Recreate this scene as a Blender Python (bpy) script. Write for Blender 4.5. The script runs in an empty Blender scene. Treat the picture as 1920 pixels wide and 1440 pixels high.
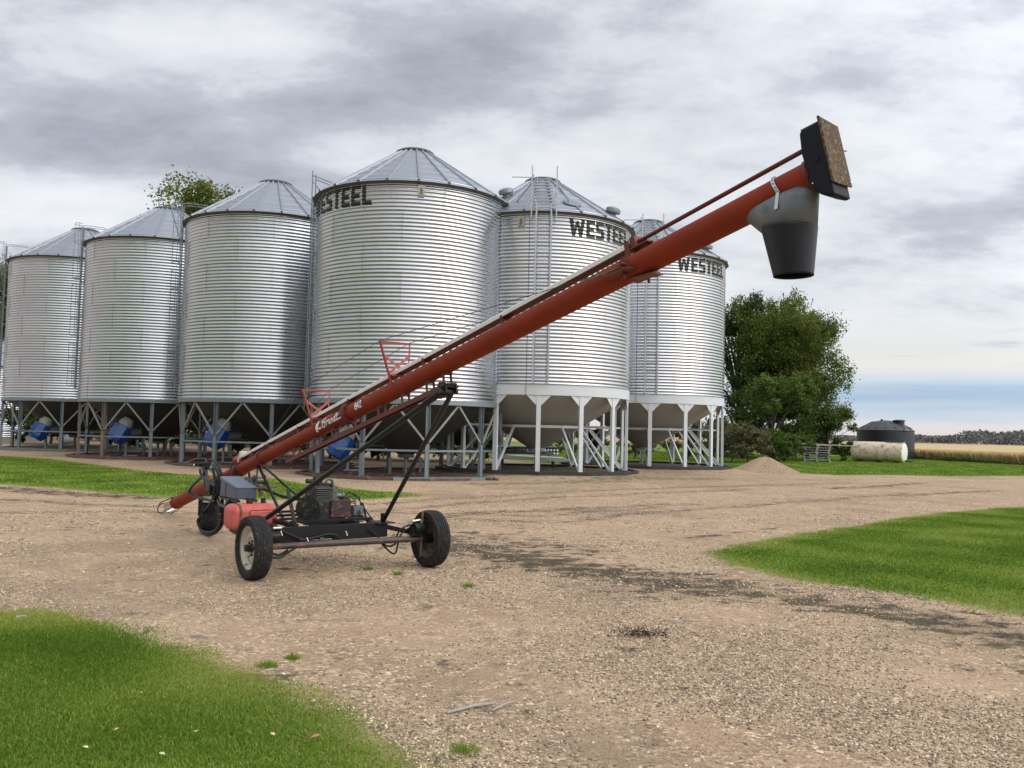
import bpy, math, random
import numpy as np
from mathutils import Vector, Matrix, Quaternion, noise as mnoise

random.seed(7); rng = np.random.default_rng(7)
R = math.radians
sc = bpy.context.scene
COL = sc.collection

# ------------------------------------------------------------------ camera
F_PX, PITCH, ROLL, HC = 1600.0, 0.0549, 0.0236, 1.574
cam_d = bpy.data.cameras.new("camera"); cam = bpy.data.objects.new("camera", cam_d); COL.objects.link(cam)
cam_d.sensor_width = 36; cam_d.lens = F_PX/1920*36; cam_d.clip_start = .05; cam_d.clip_end = 12000
cam.matrix_world = Matrix.Translation((0, 0, HC)) @ Matrix.Rotation(math.pi/2+PITCH, 4, 'X') @ Matrix.Rotation(ROLL, 4, 'Z')
sc.camera = cam
sc.view_settings.view_transform = 'Standard'; sc.view_settings.look = 'None'
sc.view_settings.exposure = 0.33; sc.view_settings.gamma = 1

def nd(nt, typ, **kw):
    n = nt.nodes.new(typ)
    for k, v in kw.items():
        if k in n.inputs.keys(): n.inputs[k].default_value = v
        else: setattr(n, k, v)
    return n
def lk(nt, a, b): nt.links.new(a, b)
def math_n(nt, op, a, b=None, c=None, clamp=False):
    n = nt.nodes.new('ShaderNodeMath'); n.operation = op; n.use_clamp = clamp
    for i, v in enumerate((a, b, c)):
        if v is None: continue
        if isinstance(v, (int, float)): n.inputs[i].default_value = v
        else: nt.links.new(v, n.inputs[i])
    return n.outputs[0]
def mixc(nt, fac, a, b, mode='MIX'):
    n = nt.nodes.new('ShaderNodeMix'); n.data_type = 'RGBA'; n.blend_type = mode
    for i, v in ((0, fac), (6, a), (7, b)):
        if isinstance(v, (int, float)): n.inputs[i].default_value = v
        elif isinstance(v, (tuple, list)): n.inputs[i].default_value = tuple(v)+((1,) if len(v) == 3 else ())
        else: nt.links.new(v, n.inputs[i])
    return n.outputs[2]
def ramp(nt, fac, stops):
    n = nt.nodes.new('ShaderNodeValToRGB'); cr = n.color_ramp
    while len(cr.elements) < len(stops): cr.elements.new(.5)
    for e, (p, c) in zip(cr.elements, stops):
        e.position = p; e.color = (c, c, c, 1) if isinstance(c, (int, float)) else tuple(c)+(1,)
    nt.links.new(fac, n.inputs[0]); return n.outputs[0]
def smooth(nt, x, lo, hi):
    n = nt.nodes.new('ShaderNodeMapRange'); n.interpolation_type = 'SMOOTHSTEP'
    n.inputs[1].default_value = lo; n.inputs[2].default_value = hi
    nt.links.new(x, n.inputs[0]); return n.outputs[0]

# ------------------------------------------------------------------ sky + sun
SUN_AZ, SUN_EL = R(118), R(38)          # clockwise from +Y : right and behind the viewer
w = bpy.data.worlds.new("World"); sc.world = w; w.use_nodes = True; nt = w.node_tree; nt.nodes.clear()
out = nt.nodes.new('ShaderNodeOutputWorld'); bg = nt.nodes.new('ShaderNodeBackground'); bg.inputs[1].default_value = 0.1
sky = nt.nodes.new('ShaderNodeTexSky'); sky.sky_type = 'NISHITA'; sky.sun_disc = False
sky.sun_elevation = SUN_EL; sky.sun_rotation = SUN_AZ; sky.air_density = 1.2; sky.dust_density = 2
tc = nt.nodes.new('ShaderNodeTexCoord'); sep = nt.nodes.new('ShaderNodeSeparateXYZ'); lk(nt, tc.outputs['Generated'], sep.inputs[0])
dx, dy, dz = sep.outputs
el = math_n(nt, 'MAXIMUM', dz, 0.0)
den = math_n(nt, 'ADD', el, 0.26)
cx = math_n(nt, 'DIVIDE', dx, den); cy = math_n(nt, 'DIVIDE', dy, den)
cmb = nt.nodes.new('ShaderNodeCombineXYZ'); lk(nt, cx, cmb.inputs[0]); lk(nt, cy, cmb.inputs[1])
def cnoise(scale, detail, rough, off, sx=1, sy=1, dist=0.0):
    m = nt.nodes.new('ShaderNodeMapping'); m.inputs[1].default_value = off; m.inputs[3].default_value = (sx, sy, 1)
    lk(nt, cmb.outputs[0], m.inputs[0])
    n = nd(nt, 'ShaderNodeTexNoise', Scale=scale, Detail=detail, Roughness=rough); n.inputs['Distortion'].default_value = dist
    lk(nt, m.outputs[0], n.inputs['Vector']); return n.outputs[0]
n1 = cnoise(1.25, 10, .60, (3.1, 7.2, 0), .85, 1.0, .1)
n2 = cnoise(4.2, 10, .64, (11.3, 2.2, 0), .75, 1.1, .15)
n3 = cnoise(.2, 3, .5, (1.3, 5.2, 0))
dens = math_n(nt, 'ADD', math_n(nt, 'MULTIPLY', n1, .46), math_n(nt, 'ADD', math_n(nt, 'MULTIPLY', n2, .50), math_n(nt, 'MULTIPLY', n3, .08)))
# a few broad cloud banks of this day's sky, as soft lobes of direction
az = math_n(nt, 'ARCTAN2', dx, dy); elr = math_n(nt, 'ARCSINE', dz)
def lobe(a0, e0, wa, we, amp, tilt=0.0):
    a = math_n(nt, 'SUBTRACT', az, R(a0)); e = math_n(nt, 'SUBTRACT', math_n(nt, 'SUBTRACT', elr, R(e0)), math_n(nt, 'MULTIPLY', a, tilt))
    a2 = math_n(nt, 'POWER', math_n(nt, 'ABSOLUTE', math_n(nt, 'DIVIDE', a, R(wa))), 2.0)
    e2 = math_n(nt, 'POWER', math_n(nt, 'ABSOLUTE', math_n(nt, 'DIVIDE', e, R(we))), 2.0)
    return math_n(nt, 'MULTIPLY', math_n(nt, 'EXPONENT', math_n(nt, 'MULTIPLY', math_n(nt, 'ADD', a2, e2), -1.0)), amp)
for L_ in ((-28, 16.8, 11, 3.0, .13, -.12), (-42, 20, 10, 3, .08, 0), (-19, 15.4, 6, 1.6, .07, -.1), (-8, 22.0, 8, 2.4, .10, .12), (-14, 19.4, 6, 1.5, .08, .2), (1, 25, 7, 2, .08, .1),
           (-30, 27, 9, 2.4, .05, 0), (-24, 13.0, 10, 1.8, -.14, 0), (-4, 18, 7, 2.2, -.06, .1), (-20, 23.5, 9, 1.8, -.10, .1),
           (31, 14.0, 8, 2.4, .10, .1), (24, 11, 12, 1.8, .06, 0), (12, 19, 14, 6, -.03, 0), (60, 14, 14, 4, .1, 0), (8, 13, 5, 2, .06, 0), (23, 6.8, 13, 1.6, -.08, 0)):
    dens = math_n(nt, 'ADD', dens, lobe(*L_))
cl = ramp(nt, dens, [(.36, (.74, .76, .79)), (.45, (.68, .70, .735)), (.53, (.59, .615, .66)), (.60, (.44, .46, .515)), (.72, (.32, .335, .39))])
# low part of the sky: cream, thin grey streaks, a pale blue gap, rosy at the very horizon
ms = nt.nodes.new('ShaderNodeCombineXYZ'); lk(nt, math_n(nt, 'MULTIPLY', az, 5.0), ms.inputs[0]); lk(nt, math_n(nt, 'MULTIPLY', elr, 62.0), ms.inputs[1])
ns = nd(nt, 'ShaderNodeTexNoise', Scale=1.0, Detail=6, Roughness=.55); lk(nt, ms.outputs[0], ns.inputs['Vector']); ns.inputs['Distortion'].default_value = .3
elw = math_n(nt, 'ADD', elr, math_n(nt, 'MULTIPLY', math_n(nt, 'SUBTRACT', ns.outputs[0], .5), .030))
eln = math_n(nt, 'DIVIDE', elw, R(10), clamp=True)
low = ramp(nt, eln, [(0, (.74, .66, .67)), (.08, (.73, .70, .72)), (.17, (.54, .63, .74)), (.27, (.38, .51, .67)), (.36, (.60, .68, .76)), (.46, (.76, .76, .73)), (.62, (.72, .74, .74)), (1, (.64, .68, .74))])
stk = math_n(nt, 'MULTIPLY', smooth(nt, ns.outputs[0], .56, .70), smooth(nt, eln, .38, .55))
low = mixc(nt, math_n(nt, 'MULTIPLY', stk, .75), low, (.44, .48, .57))
low = mixc(nt, 1.0, low, (.90, .90, .90), 'MULTIPLY')
skc = mixc(nt, smooth(nt, elr, R(4.5), R(9.5)), low, cl)
scl = nt.nodes.new('ShaderNodeVectorMath'); scl.operation = 'SCALE'; lk(nt, skc, scl.inputs[0]); scl.inputs[3].default_value = 10.0
sdv = nt.nodes.new('ShaderNodeVectorMath'); sdv.operation = 'DOT_PRODUCT'; lk(nt, tc.outputs['Generated'], sdv.inputs[0])
sdv.inputs[1].default_value = (math.sin(SUN_AZ)*math.cos(SUN_EL), math.cos(SUN_AZ)*math.cos(SUN_EL), math.sin(SUN_EL))
glow = math_n(nt, 'ADD', 1.0, math_n(nt, 'MULTIPLY', math_n(nt, 'POWER', math_n(nt, 'MAXIMUM', sdv.outputs['Value'], 0.0), 1.6), 2.3))   # thin overcast is brighter round the veiled sun
sg = nt.nodes.new('ShaderNodeVectorMath'); sg.operation = 'SCALE'; lk(nt, scl.outputs[0], sg.inputs[0]); lk(nt, glow, sg.inputs[3]); scl = sg
fin = mixc(nt, .93, sky.outputs[0], scl.outputs[0])
lk(nt, fin, bg.inputs[0]); lk(nt, bg.outputs[0], out.inputs[0])

sd = bpy.data.lights.new("sun", 'SUN'); sd.energy = .75; sd.angle = R(38); sd.color = (1, .93, .82)
so = bpy.data.objects.new("sun", sd); COL.objects.link(so)
sv = Vector((math.sin(SUN_AZ)*math.cos(SUN_EL), math.cos(SUN_AZ)*math.cos(SUN_EL), math.sin(SUN_EL)))
so.rotation_euler = sv.to_track_quat('Z', 'Y').to_euler()

# ------------------------------------------------------------------ photo geometry helpers (turn a sighting into a real point)
def ray(px, py):
    a, b = px-960, py-720; c, s = math.cos(ROLL), math.sin(ROLL)
    u, v = (a*c+b*s)/F_PX, -(-a*s+b*c)/F_PX
    return Vector((u, math.cos(PITCH)-v*math.sin(PITCH), math.sin(PITCH)+v*math.cos(PITCH)))
def gnd(px, py, z=0):
    d = ray(px, py); t = (z-HC)/d.z; return Vector((d.x*t, d.y*t, z))
def at(px, py, Y):
    d = ray(px, py); t = Y/d.y; return Vector((d.x*t, Y, HC+d.z*t))

# ------------------------------------------------------------------ materials
MATS = {}
def mat(name, col, rough=.6, metal=0.0, var=.12, vscale=6.0, dirt=None, dscale=3.0, dthr=(.52, .68), bump=0.0, bscale=40.0, objvar=0.0, coat=0.0, spec=.5, coord='Object'):
    if name in MATS: return MATS[name]
    m = bpy.data.materials.new(name); m.use_nodes = True; t = m.node_tree; p = t.nodes['Principled BSDF']
    tcn = t.nodes.new('ShaderNodeTexCoord')
    nz = nd(t, 'ShaderNodeTexNoise', Scale=vscale, Detail=5, Roughness=.6); lk(t, tcn.outputs[coord], nz.inputs['Vector'])
    v = math_n(t, 'ADD', 1-var, math_n(t, 'MULTIPLY', nz.outputs[0], 2*var))
    c = mixc(t, 1.0, tuple(col), v, 'MULTIPLY')
    if objvar:
        oi = t.nodes.new('ShaderNodeObjectInfo')
        c = mixc(t, 1.0, c, math_n(t, 'ADD', 1-objvar, math_n(t, 'MULTIPLY', oi.outputs['Random'], 2*objvar)), 'MULTIPLY')
    rgh = rough
    if dirt:
        n2 = nd(t, 'ShaderNodeTexNoise', Scale=dscale, Detail=7, Roughness=.68); lk(t, tcn.outputs[coord], n2.inputs['Vector'])
        f = smooth(t, n2.outputs[0], *dthr)
        c = mixc(t, f, c, tuple(dirt))
        rgh = None
        lk(t, math_n(t, 'ADD', rough, math_n(t, 'MULTIPLY', f, .9-rough)), p.inputs['Roughness'])
        if metal: lk(t, math_n(t, 'MULTIPLY', math_n(t, 'SUBTRACT', 1.0, f), metal), p.inputs['Metallic'])
    else: p.inputs['Metallic'].default_value = metal
    if rgh is not None: lk(t, math_n(t, 'ADD', rough-.06, math_n(t, 'MULTIPLY', nz.outputs[0], .12)), p.inputs['Roughness'])
    lk(t, c, p.inputs['Base Color'])
    if coat: p.inputs['Coat Weight'].default_value = coat
    p.inputs['Specular IOR Level'].default_value = spec
    if bump:
        n3 = nd(t, 'ShaderNodeTexNoise', Scale=bscale, Detail=4, Roughness=.6); lk(t, tcn.outputs[coord], n3.inputs['Vector'])
        b = nd(t, 'ShaderNodeBump', Strength=bump, Distance=.01); lk(t, n3.outputs[0], b.inputs['Height']); lk(t, b.outputs[0], p.inputs['Normal'])
    MATS[name] = m; return m
GALV = mat('galvanised_wall', (.49, .51, .535), .25, 1.0, .12, 3.0, objvar=.05, bump=.09, bscale=5)
ROOFM = mat('roof_steel', (.27, .29, .32), .55, .6, .10, 2.0, objvar=.05)
CAPM = mat('cap_steel', (.17, .18, .18), .5, .7, .15, 4)
STEEL = mat('grey_leg_steel', (.20, .235, .25), .5, .45, .16, 5.0, dirt=(.16, .13, .10), dscale=2.2, dthr=(.62, .78))
WHITEP = mat('pale_grey_paint', (.52, .55, .55), .42, 0.0, .07, 4.0, dirt=(.33, .31, .26), dscale=1.6, dthr=(.66, .85))
HOPD = mat('dark_hopper_steel', (.085, .090, .088), .55, .3, .15, 2.0)
HOPP = mat('painted_hopper_underside', (.33, .33, .30), .6, 0.0, .10, 1.5)
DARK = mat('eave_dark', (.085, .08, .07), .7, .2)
RUST = mat('rusty_base_steel', (.12, .065, .048), .75, .2, .3, 6, dirt=(.20, .17, .14), dscale=5)
BLACKB = mat('black_base_ring', (.02, .02, .02), .6)
BLACKL = mat('letter_paint', (.012, .012, .014), .45, 0, .2, 12)
BLUE = mat('fan_blue', (.004, .055, .22), .35, 0, .10, 3, coat=.3)
FANW = mat('fan_pale_neck', (.30, .30, .28), .5, 0, .1)
BLK = mat('black_paint', (.014, .0145, .016), .38, 0, .3, 8, dirt=(.08, .07, .06), dscale=7, dthr=(.72, .9), spec=.3)
RED = mat('weathered_red_tube', (.235, .034, .014), .60, 0, .26, 3.5, dirt=(.15, .040, .024), dscale=4.5, dthr=(.5, .8), bump=.10, bscale=120, spec=.14)
REDD = mat('dark_red_steel', (.12, .017, .010), .55, 0, .2, 5)
WHT = mat('white_shaft_guard', (.86, .87, .88), .3, .1, .07, 3)
RUBBER = mat('tyre_rubber', (.020, .019, .019), .85, 0, .45, 20, dirt=(.13, .11, .085), dscale=38, dthr=(.52, .76), bump=.8, bscale=70, spec=.3)
RIMW = mat('cream_rim', (.50, .47, .38), .5, 0, .15, 9, dirt=(.20, .12, .06), dscale=8, dthr=(.56, .7))
RIMD = mat('dark_rusty_rim', (.09, .08, .065), .6, .2, .3, 9, dirt=(.24, .13, .06), dscale=8, dthr=(.5, .7))
TANKR = mat('faded_red_plastic', (.50, .075, .055), .45, 0, .14, 6, dirt=(.60, .20, .16), dscale=4, dthr=(.45, .75))
BOXG = mat('slate_plastic', (.085, .10, .135), .5, 0, .12, 9, dirt=(.20, .21, .23), dscale=6, dthr=(.55, .85))
ENG = mat('engine_metal', (.018, .018, .017), .6, .2, .4, 14, dirt=(.14, .12, .09), dscale=18)
ENGL = mat('cast_alloy', (.15, .15, .145), .5, .7, .2, 14, dirt=(.10, .09, .07), dscale=12)
MUF = mat('rusty_muffler', (.055, .028, .025), .75, .2, .3, 14, dirt=(.17, .11, .09), dscale=16)
HOSE = mat('black_hose', (.008, .008, .009), .45, 0, .2, 9, spec=.3)
BRASS = mat('zinc_fitting', (.55, .53, .44), .35, .9, .15, 20)
PIPER = mat('worn_axle_pipe', (.075, .055, .05), .5, .4, .3, 7, dirt=(.20, .10, .07), dscale=5, dthr=(.5, .62))
SPOUTG = mat('dull_spout_steel', (.165, .185, .19), .55, .5, .16, 9, dirt=(.085, .10, .095), dscale=5, dthr=(.5, .72))
SPOUTB = mat('black_poly_spout', (.010, .011, .013), .45, 0, .15, 6, spec=.3)
HEADB = mat('black_head_guard', (.007, .008, .012), .5, 0, .3, 8, spec=.2)
RPLATE = mat('lichen_rust_plate', (.085, .048, .020), .9, 0, .95, 9, dirt=(.21, .19, .14), dscale=60, dthr=(.50, .66), bump=.4, bscale=90)
STRAPM = mat('perforated_strap', (.55, .57, .57), .4, .7, .1)
WOODG = mat('weathered_wood', (.30, .28, .26), .85, 0, .3, 14, objvar=.15)
POLY = mat('black_poly_tank', (.012, .013, .016), .5, 0, .15, 1.5)
CREAM = mat('stained_cream_tank', (.68, .56, .41), .6, 0, .2, 5, dirt=(.17, .15, .10), dscale=3.6, dthr=(.47, .72))
BARK = mat('bark', (.07, .058, .048), .9, 0, .3, 6, bump=.4, bscale=25)
CONC = mat('old_concrete', (.30, .27, .21), .9, 0, .15, 3)
SCREW = mat('bright_flighting', (.75, .75, .74), .25, 1.0, .1)
def leafmat(name, c1, c2, c3, trans=.35):
    m = bpy.data.materials.new(name); m.use_nodes = True; t = m.node_tree; t.nodes.clear()
    o = t.nodes.new('ShaderNodeOutputMaterial'); a = nd(t, 'ShaderNodeAttribute', attribute_name='rnd')
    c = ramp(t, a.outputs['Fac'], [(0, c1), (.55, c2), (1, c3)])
    p = nd(t, 'ShaderNodeBsdfPrincipled', Roughness=.62); p.inputs['Specular IOR Level'].default_value = .25; lk(t, c, p.inputs['Base Color'])
    tr = t.nodes.new('ShaderNodeBsdfTranslucent'); lk(t, c, tr.inputs[0])
    mx = t.nodes.new('ShaderNodeMixShader'); mx.inputs[0].default_value = trans
    lk(t, p.outputs[0], mx.inputs[1]); lk(t, tr.outputs[0], mx.inputs[2]); lk(t, mx.outputs[0], o.inputs[0]); return m
LEAF = leafmat('maple_leaves', (.030, .058, .012), (.085, .125, .020), (.20, .20, .032), .42)
LEAFD = leafmat('dark_leaves', (.020, .042, .012), (.042, .075, .018), (.10, .12, .026))
LEAFG = leafmat('green_bush_leaves', (.035, .075, .015), (.075, .13, .022), (.14, .18, .035))
WEED = leafmat('dry_weeds', (.06, .055, .03), (.12, .11, .055), (.17, .18, .07))
GRASSB = leafmat('grass_blades', (.085, .160, .014), (.175, .285, .026), (.34, .38, .085), .42)
WHEAT = leafmat('ripe_wheat', (.46, .34, .16), (.60, .46, .23), (.70, .57, .33), .45)
STONE = leafmat('pebbles', (.12, .10, .08), (.36, .265, .175), (.74, .61, .44), 0.0)

# ------------------------------------------------------------------ mesh helpers
class MB:
    def __init__(s): s.v = []; s.f = []
    def add(s, vs, fs):
        n = len(s.v); s.v += [Vector(v) for v in vs]; s.f += [tuple(i+n for i in f) for f in fs]; return s
    def box(s, c, size, rot=None, taper=1.0):
        hx, hy, hz = [k/2 for k in size]; M = rot or Matrix.Identity(3); c = Vector(c)
        vs = [M @ Vector((x*hx*(taper if z > 0 else 1), y*hy*(taper if z > 0 else 1), z*hz))+c for z in (-1, 1) for y in (-1, 1) for x in (-1, 1)]
        return s.add(vs, [(0, 2, 3, 1), (4, 5, 7, 6), (0, 1, 5, 4), (2, 6, 7, 3), (0, 4, 6, 2), (1, 3, 7, 5)])
    def beam(s, a, b, w, h, up=(0, 0, 1)):
        a, b = Vector(a), Vector(b); d = (b-a).normalized(); u = Vector(up)
        if abs(d.dot(u)) > .98: u = Vector((1, 0, 0))
        x = d.cross(u).normalized(); z = x.cross(d).normalized()
        vs = [p+x*i*w/2+z*j*h/2 for p in (a, b) for j in (-1, 1) for i in (-1, 1)]
        return s.add(vs, [(0, 1, 3, 2), (4, 6, 7, 5), (0, 4, 5, 1), (2, 3, 7, 6), (0, 2, 6, 4), (1, 5, 7, 3)])
    def lathe(s, prof, o=(0, 0, 0), axis=(0, 0, 1), n=24, closed=False, xref=None):
        """prof: list of (radius, height along axis)"""
        ax = Vector(axis).normalized(); r0 = Vector(xref) if xref else (Vector((1, 0, 0)) if abs(ax.x) < .9 else Vector((0, 1, 0)))
        x = (r0-ax*r0.dot(ax)).normalized(); y = ax.cross(x); o = Vector(o); vs = []; fs = []
        for (r, h) in prof:
            for k in range(n):
                a = 2*math.pi*k/n; vs.append(o+ax*h+(x*math.cos(a)+y*math.sin(a))*r)
        m = len(prof)
        for i in range(m-1+(1 if closed else 0)):
            j = (i+1) % m
            for k in range(n): fs.append((i*n+k, i*n+(k+1) % n, j*n+(k+1) % n, j*n+k))
        return s.add(vs, fs)
    def cyl(s, a, b, r, n=14, r2=None):
        a, b = Vector(a), Vector(b); L = (b-a).length; r2 = r if r2 is None else r2
        return s.lathe([(0.0001, 0), (r, 0), (r2, L), (0.0001, L)], a, b-a, n)
    def tube(s, pts, r, n=8, cap=True):
        pts = [Vector(p) for p in pts]; rs = r if isinstance(r, (list, tuple)) else [r]*len(pts); vs = []; fs = []; u = None
        for i, p in enumerate(pts):
            t = (pts[min(i+1, len(pts)-1)]-pts[max(i-1, 0)]).normalized()
            if u is None: u = (Vector((0, 0, 1)) if abs(t.z) < .9 else Vector((1, 0, 0)))
            u = (u-t*u.dot(t)).normalized(); v = t.cross(u)
            for k in range(n):
                a = 2*math.pi*k/n; vs.append(p+(u*math.cos(a)+v*math.sin(a))*rs[i])
        for i in range(len(pts)-1):
            for k in range(n): fs.append((i*n+k, i*n+(k+1) % n, (i+1)*n+(k+1) % n, (i+1)*n+k))
        if cap: fs += [tuple(range(n))[::-1], tuple(range((len(pts)-1)*n, len(pts)*n))]
        return s.add(vs, fs)
    def prism(s, poly, d):
        """extrude a polygon of 3-D points by the vector d"""
        n = len(poly); d = Vector(d); vs = [Vector(p) for p in poly]+[Vector(p)+d for p in poly]
        return s.add(vs, [tuple(range(n))[::-1], tuple(range(n, 2*n))]+[(i, (i+1) % n, n+(i+1) % n, n+i) for i in range(n)])
    def mesh(s, name, mt, org=(0, 0, 0), ang=32):
        me = bpy.data.meshes.new(name); o = Vector(org)
        me.from_pydata([tuple(v-o) for v in s.v], [], s.f); me.materials.append(mt)
        bm_fix(me); me.shade_smooth(); me.set_sharp_from_angle(angle=R(ang)); return me
import bmesh
def bm_fix(me):
    bm = bmesh.new(); bm.from_mesh(me); bmesh.ops.remove_doubles(bm, verts=bm.verts, dist=1e-5)
    bmesh.ops.recalc_face_normals(bm, faces=bm.faces); bm.to_mesh(me); bm.free()
def link(name, me, parent=None, loc=(0, 0, 0), rz=0.0):
    o = bpy.data.objects.new(name, me); COL.objects.link(o); o.location = loc; o.rotation_euler = (0, 0, rz)
    if parent: o.parent = parent
    return o
def root(name, label, cat, loc, group=None, rz=0.0):
    o = bpy.data.objects.new(name, None); COL.objects.link(o); o.location = loc; o.rotation_euler = (0, 0, rz); o.empty_display_size = .2
    o['label'] = label; o['category'] = cat
    if group: o['group'] = group
    return o
def tag(o, label=None, cat=None, group=None, kind=None):
    for k, v in (('label', label), ('category', cat), ('group', group), ('kind', kind)):
        if v: o[k] = v
    return o
def fast(name, V, F, mt, rnd=None, parent=None, flat=True, loc=(0, 0, 0)):
    """numpy mesh; F (n,k) faces; rnd per vertex"""
    V = np.ascontiguousarray(V, np.float32); F = np.ascontiguousarray(F, np.int32); n, k = F.shape
    me = bpy.data.meshes.new(name); me.vertices.add(len(V)); me.vertices.foreach_set('co', V.ravel())
    me.loops.add(n*k); me.loops.foreach_set('vertex_index', F.ravel())
    me.polygons.add(n); me.polygons.foreach_set('loop_start', np.arange(0, n*k, k, dtype=np.int32)); me.polygons.foreach_set('loop_total', np.full(n, k, np.int32))
    if rnd is not None:
        a = me.attributes.new('rnd', 'FLOAT', 'POINT'); a.data.foreach_set('value', np.ascontiguousarray(rnd, np.float32))
    me.materials.append(mt); me.update(calc_edges=True)
    if not flat: me.shade_smooth()
    o = link(name, me, parent, loc); return o

# ------------------------------------------------------------------ ground
SILO = {  # x, y, ground height, first-leg angle
 'A': (-22.538, 44.259, .10, 25.5), 'B': (-16.143, 39.186, .02, 31.0), 'C': (-9.85, 34.44, 0.0, 3.0),
 'D': (-3.657, 29.977, -.04, 11.5), 'E': (.983, 31.813, .157, 0.5), 'F': (5.966, 37.861, .196, 3.0)}
def hgt(x, y):
    x = np.asarray(x, float); y = np.asarray(y, float); z = np.zeros_like(x)
    for k in 'ADEF':
        X, Y, g, _ = SILO[k]; d = np.hypot(x-X, y-Y); z = z+g*(1/(1+np.exp((d-4.15)*5)))*(1 if k != 'X' else 0)
    r = np.hypot(x, y)
    z = z+.012*np.sin(x*1.7+y*.6)*np.sin(y*1.3-x*.5)*np.clip((r-2)/4, 0, 1)*np.clip((30-r)/10, 0, 1)
    return z
def ppoly(pts): return np.array([tuple(gnd(px, py))[:2] for px, py in pts])
GP = [ppoly([(-500, 1130), (-200, 1138), (0, 1146), (60, 1147), (130, 1156), (230, 1174), (300, 1196), (350, 1220), (440, 1254), (520, 1280), (580, 1310), (650, 1336), (700, 1364), (755, 1398), (770, 1440), (800, 1700), (820, 2300), (-1500, 2300), (-1500, 1300)]),
      ppoly([(1318, 1034), (1345, 1028), (1400, 1019), (1480, 1004), (1600, 986), (1700, 970), (1800, 958), (1920, 949), (2150, 936), (2500, 925), (3200, 1100), (2800, 1290), (2300, 1215), (1920, 1157), (1800, 1136), (1700, 1117), (1560, 1100), (1460, 1086), (1400, 1070), (1350, 1052)]),
      ppoly([(-500, 846), (-200, 850), (0, 854), (100, 861), (180, 871), (260, 882), (330, 888), (420, 893), (500, 895), (560, 905), (620, 912), (700, 920), (770, 924), (800, 930), (760, 934), (680, 937), (600, 938), (500, 938), (400, 936), (300, 932), (200, 924), (100, 915), (0, 908), (-300, 900), (-700, 890)])]
def wp(*a): return np.array(a, float)
FIELD_EDGE = [(30.5, 120), (33.5, 84), (34.3, 70.7), (35.8, 59.7), (40, 50), (60, 34), (90, 20)]
GP.append(wp((11.9, 38.3), (14.2, 36.6), (16.2, 38.0), (20, 38.6), (25, 41.0), (31, 45.0), (46, 52), (60, 34), (120, 10), (150, 60), (40, 130), (-60, 130), (-60, 84), (-34, 76), (-16, 64), (-4, 53), (1.2, 43), (3, 43.5), (9, 43.2), (11.5, 41.5)))
def sdist(P, poly):
    x, y = P[:, 0], P[:, 1]; best = np.full(len(P), 1e9); ins = np.zeros(len(P), bool); n = len(poly)
    for i in range(n):
        a, b = poly[i], poly[(i+1) % n]; e = b-a; L = e@e+1e-12
        t = np.clip(((x-a[0])*e[0]+(y-a[1])*e[1])/L, 0, 1); d = np.hypot(x-a[0]-t*e[0], y-a[1]-t*e[1]); best = np.minimum(best, d)
        c = (a[1] > y) != (b[1] > y); xi = a[0]+(y-a[1])*e[0]/(e[1] if abs(e[1]) > 1e-12 else 1e-12); ins ^= c & (x < xi)
    return np.where(ins, best, -best)
def grassd(P):
    return np.max([sdist(P, p) for p in GP], axis=0)
def polyd(P, line, wid):
    best = np.full(len(P), 1e9)
    for a, b in zip(line[:-1], line[1:]):
        e = b-a; t = np.clip(((P-a)@e)/(e@e), 0, 1); best = np.minimum(best, np.linalg.norm(P-a-t[:, None]*e, axis=1))
    return np.exp(-(best/(wid*1.5))**2)
DARKL = [(ppoly([(790, 1012), (900, 1030), (1010, 1052), (1100, 1070), (1200, 1082), (1330, 1098)]), .62, .85), (ppoly([(1060, 1058), (1200, 1084), (1380, 1108)]), .22, .7),
         (ppoly([(1330, 1100), (1450, 1118), (1600, 1140), (1750, 1165), (1950, 1205)]), .28, .8), (ppoly([(1500, 1125), (1700, 1150), (1950, 1180)]), .55, .6),
         (ppoly([(840, 1000), (960, 1012), (1080, 1030)]), .6, .6), (ppoly([(980, 1070), (1200, 1120)]), .35, .4), (ppoly([(900, 962), (1010, 955), (1100, 950)]), .2, .55),
         (ppoly([(1150, 1190), (1220, 1230), (1300, 1270), (1200, 1300)]), .18, .22), (ppoly([(860, 1240), (1000, 1280), (1100, 1330)]), .25, .2),
         (ppoly([(1560, 916), (1650, 912), (1720, 906)]), .35, .7), (ppoly([(1680, 930), (1780, 924), (1870, 920)]), .25, .7),
         (ppoly([(1290, 1012), (1360, 1000), (1500, 985)]), .15, .6), (ppoly([(0, 915), (120, 925), (260, 932)]), .5, .8),
         (ppoly([(540, 1070), (620, 1066), (760, 1050)]), .5, .35), (ppoly([(400, 1250), (470, 1268), (560, 1302)]), .12, .6), (ppoly([(1700, 1170), (1850, 1215), (1950, 1260)]), .3, .45),
         (ppoly([(560, 962), (700, 975), (840, 990)]), .35, .35), (ppoly([(0, 985), (150, 1000), (330, 990)]), .5, .25)]
RUTS = [ppoly([(700, 945), (840, 934), (1000, 926), (1150, 918), (1350, 912), (1600, 905)]), ppoly([(700, 958), (850, 945), (1020, 934), (1200, 925), (1400, 918)]),
        ppoly([(780, 985), (880, 960), (1020, 958), (1140, 950), (1300, 945)]), ppoly([(0, 960), (200, 958), (400, 962), (600, 958), (800, 962), (1000, 966), (1240, 950)]),
        ppoly([(0, 935), (150, 945), (330, 952)]), ppoly([(880, 975), (1050, 978), (1200, 962), (1400, 948), (1700, 925)])]
MOSS = [(ppoly([(900, 908), (1000, 906), (1100, 904), (1200, 899), (1330, 897)]), .7, .75), (ppoly([(1400, 1110), (1600, 1150), (1800, 1190), (1950, 1230)]), .3, .5)]
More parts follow.
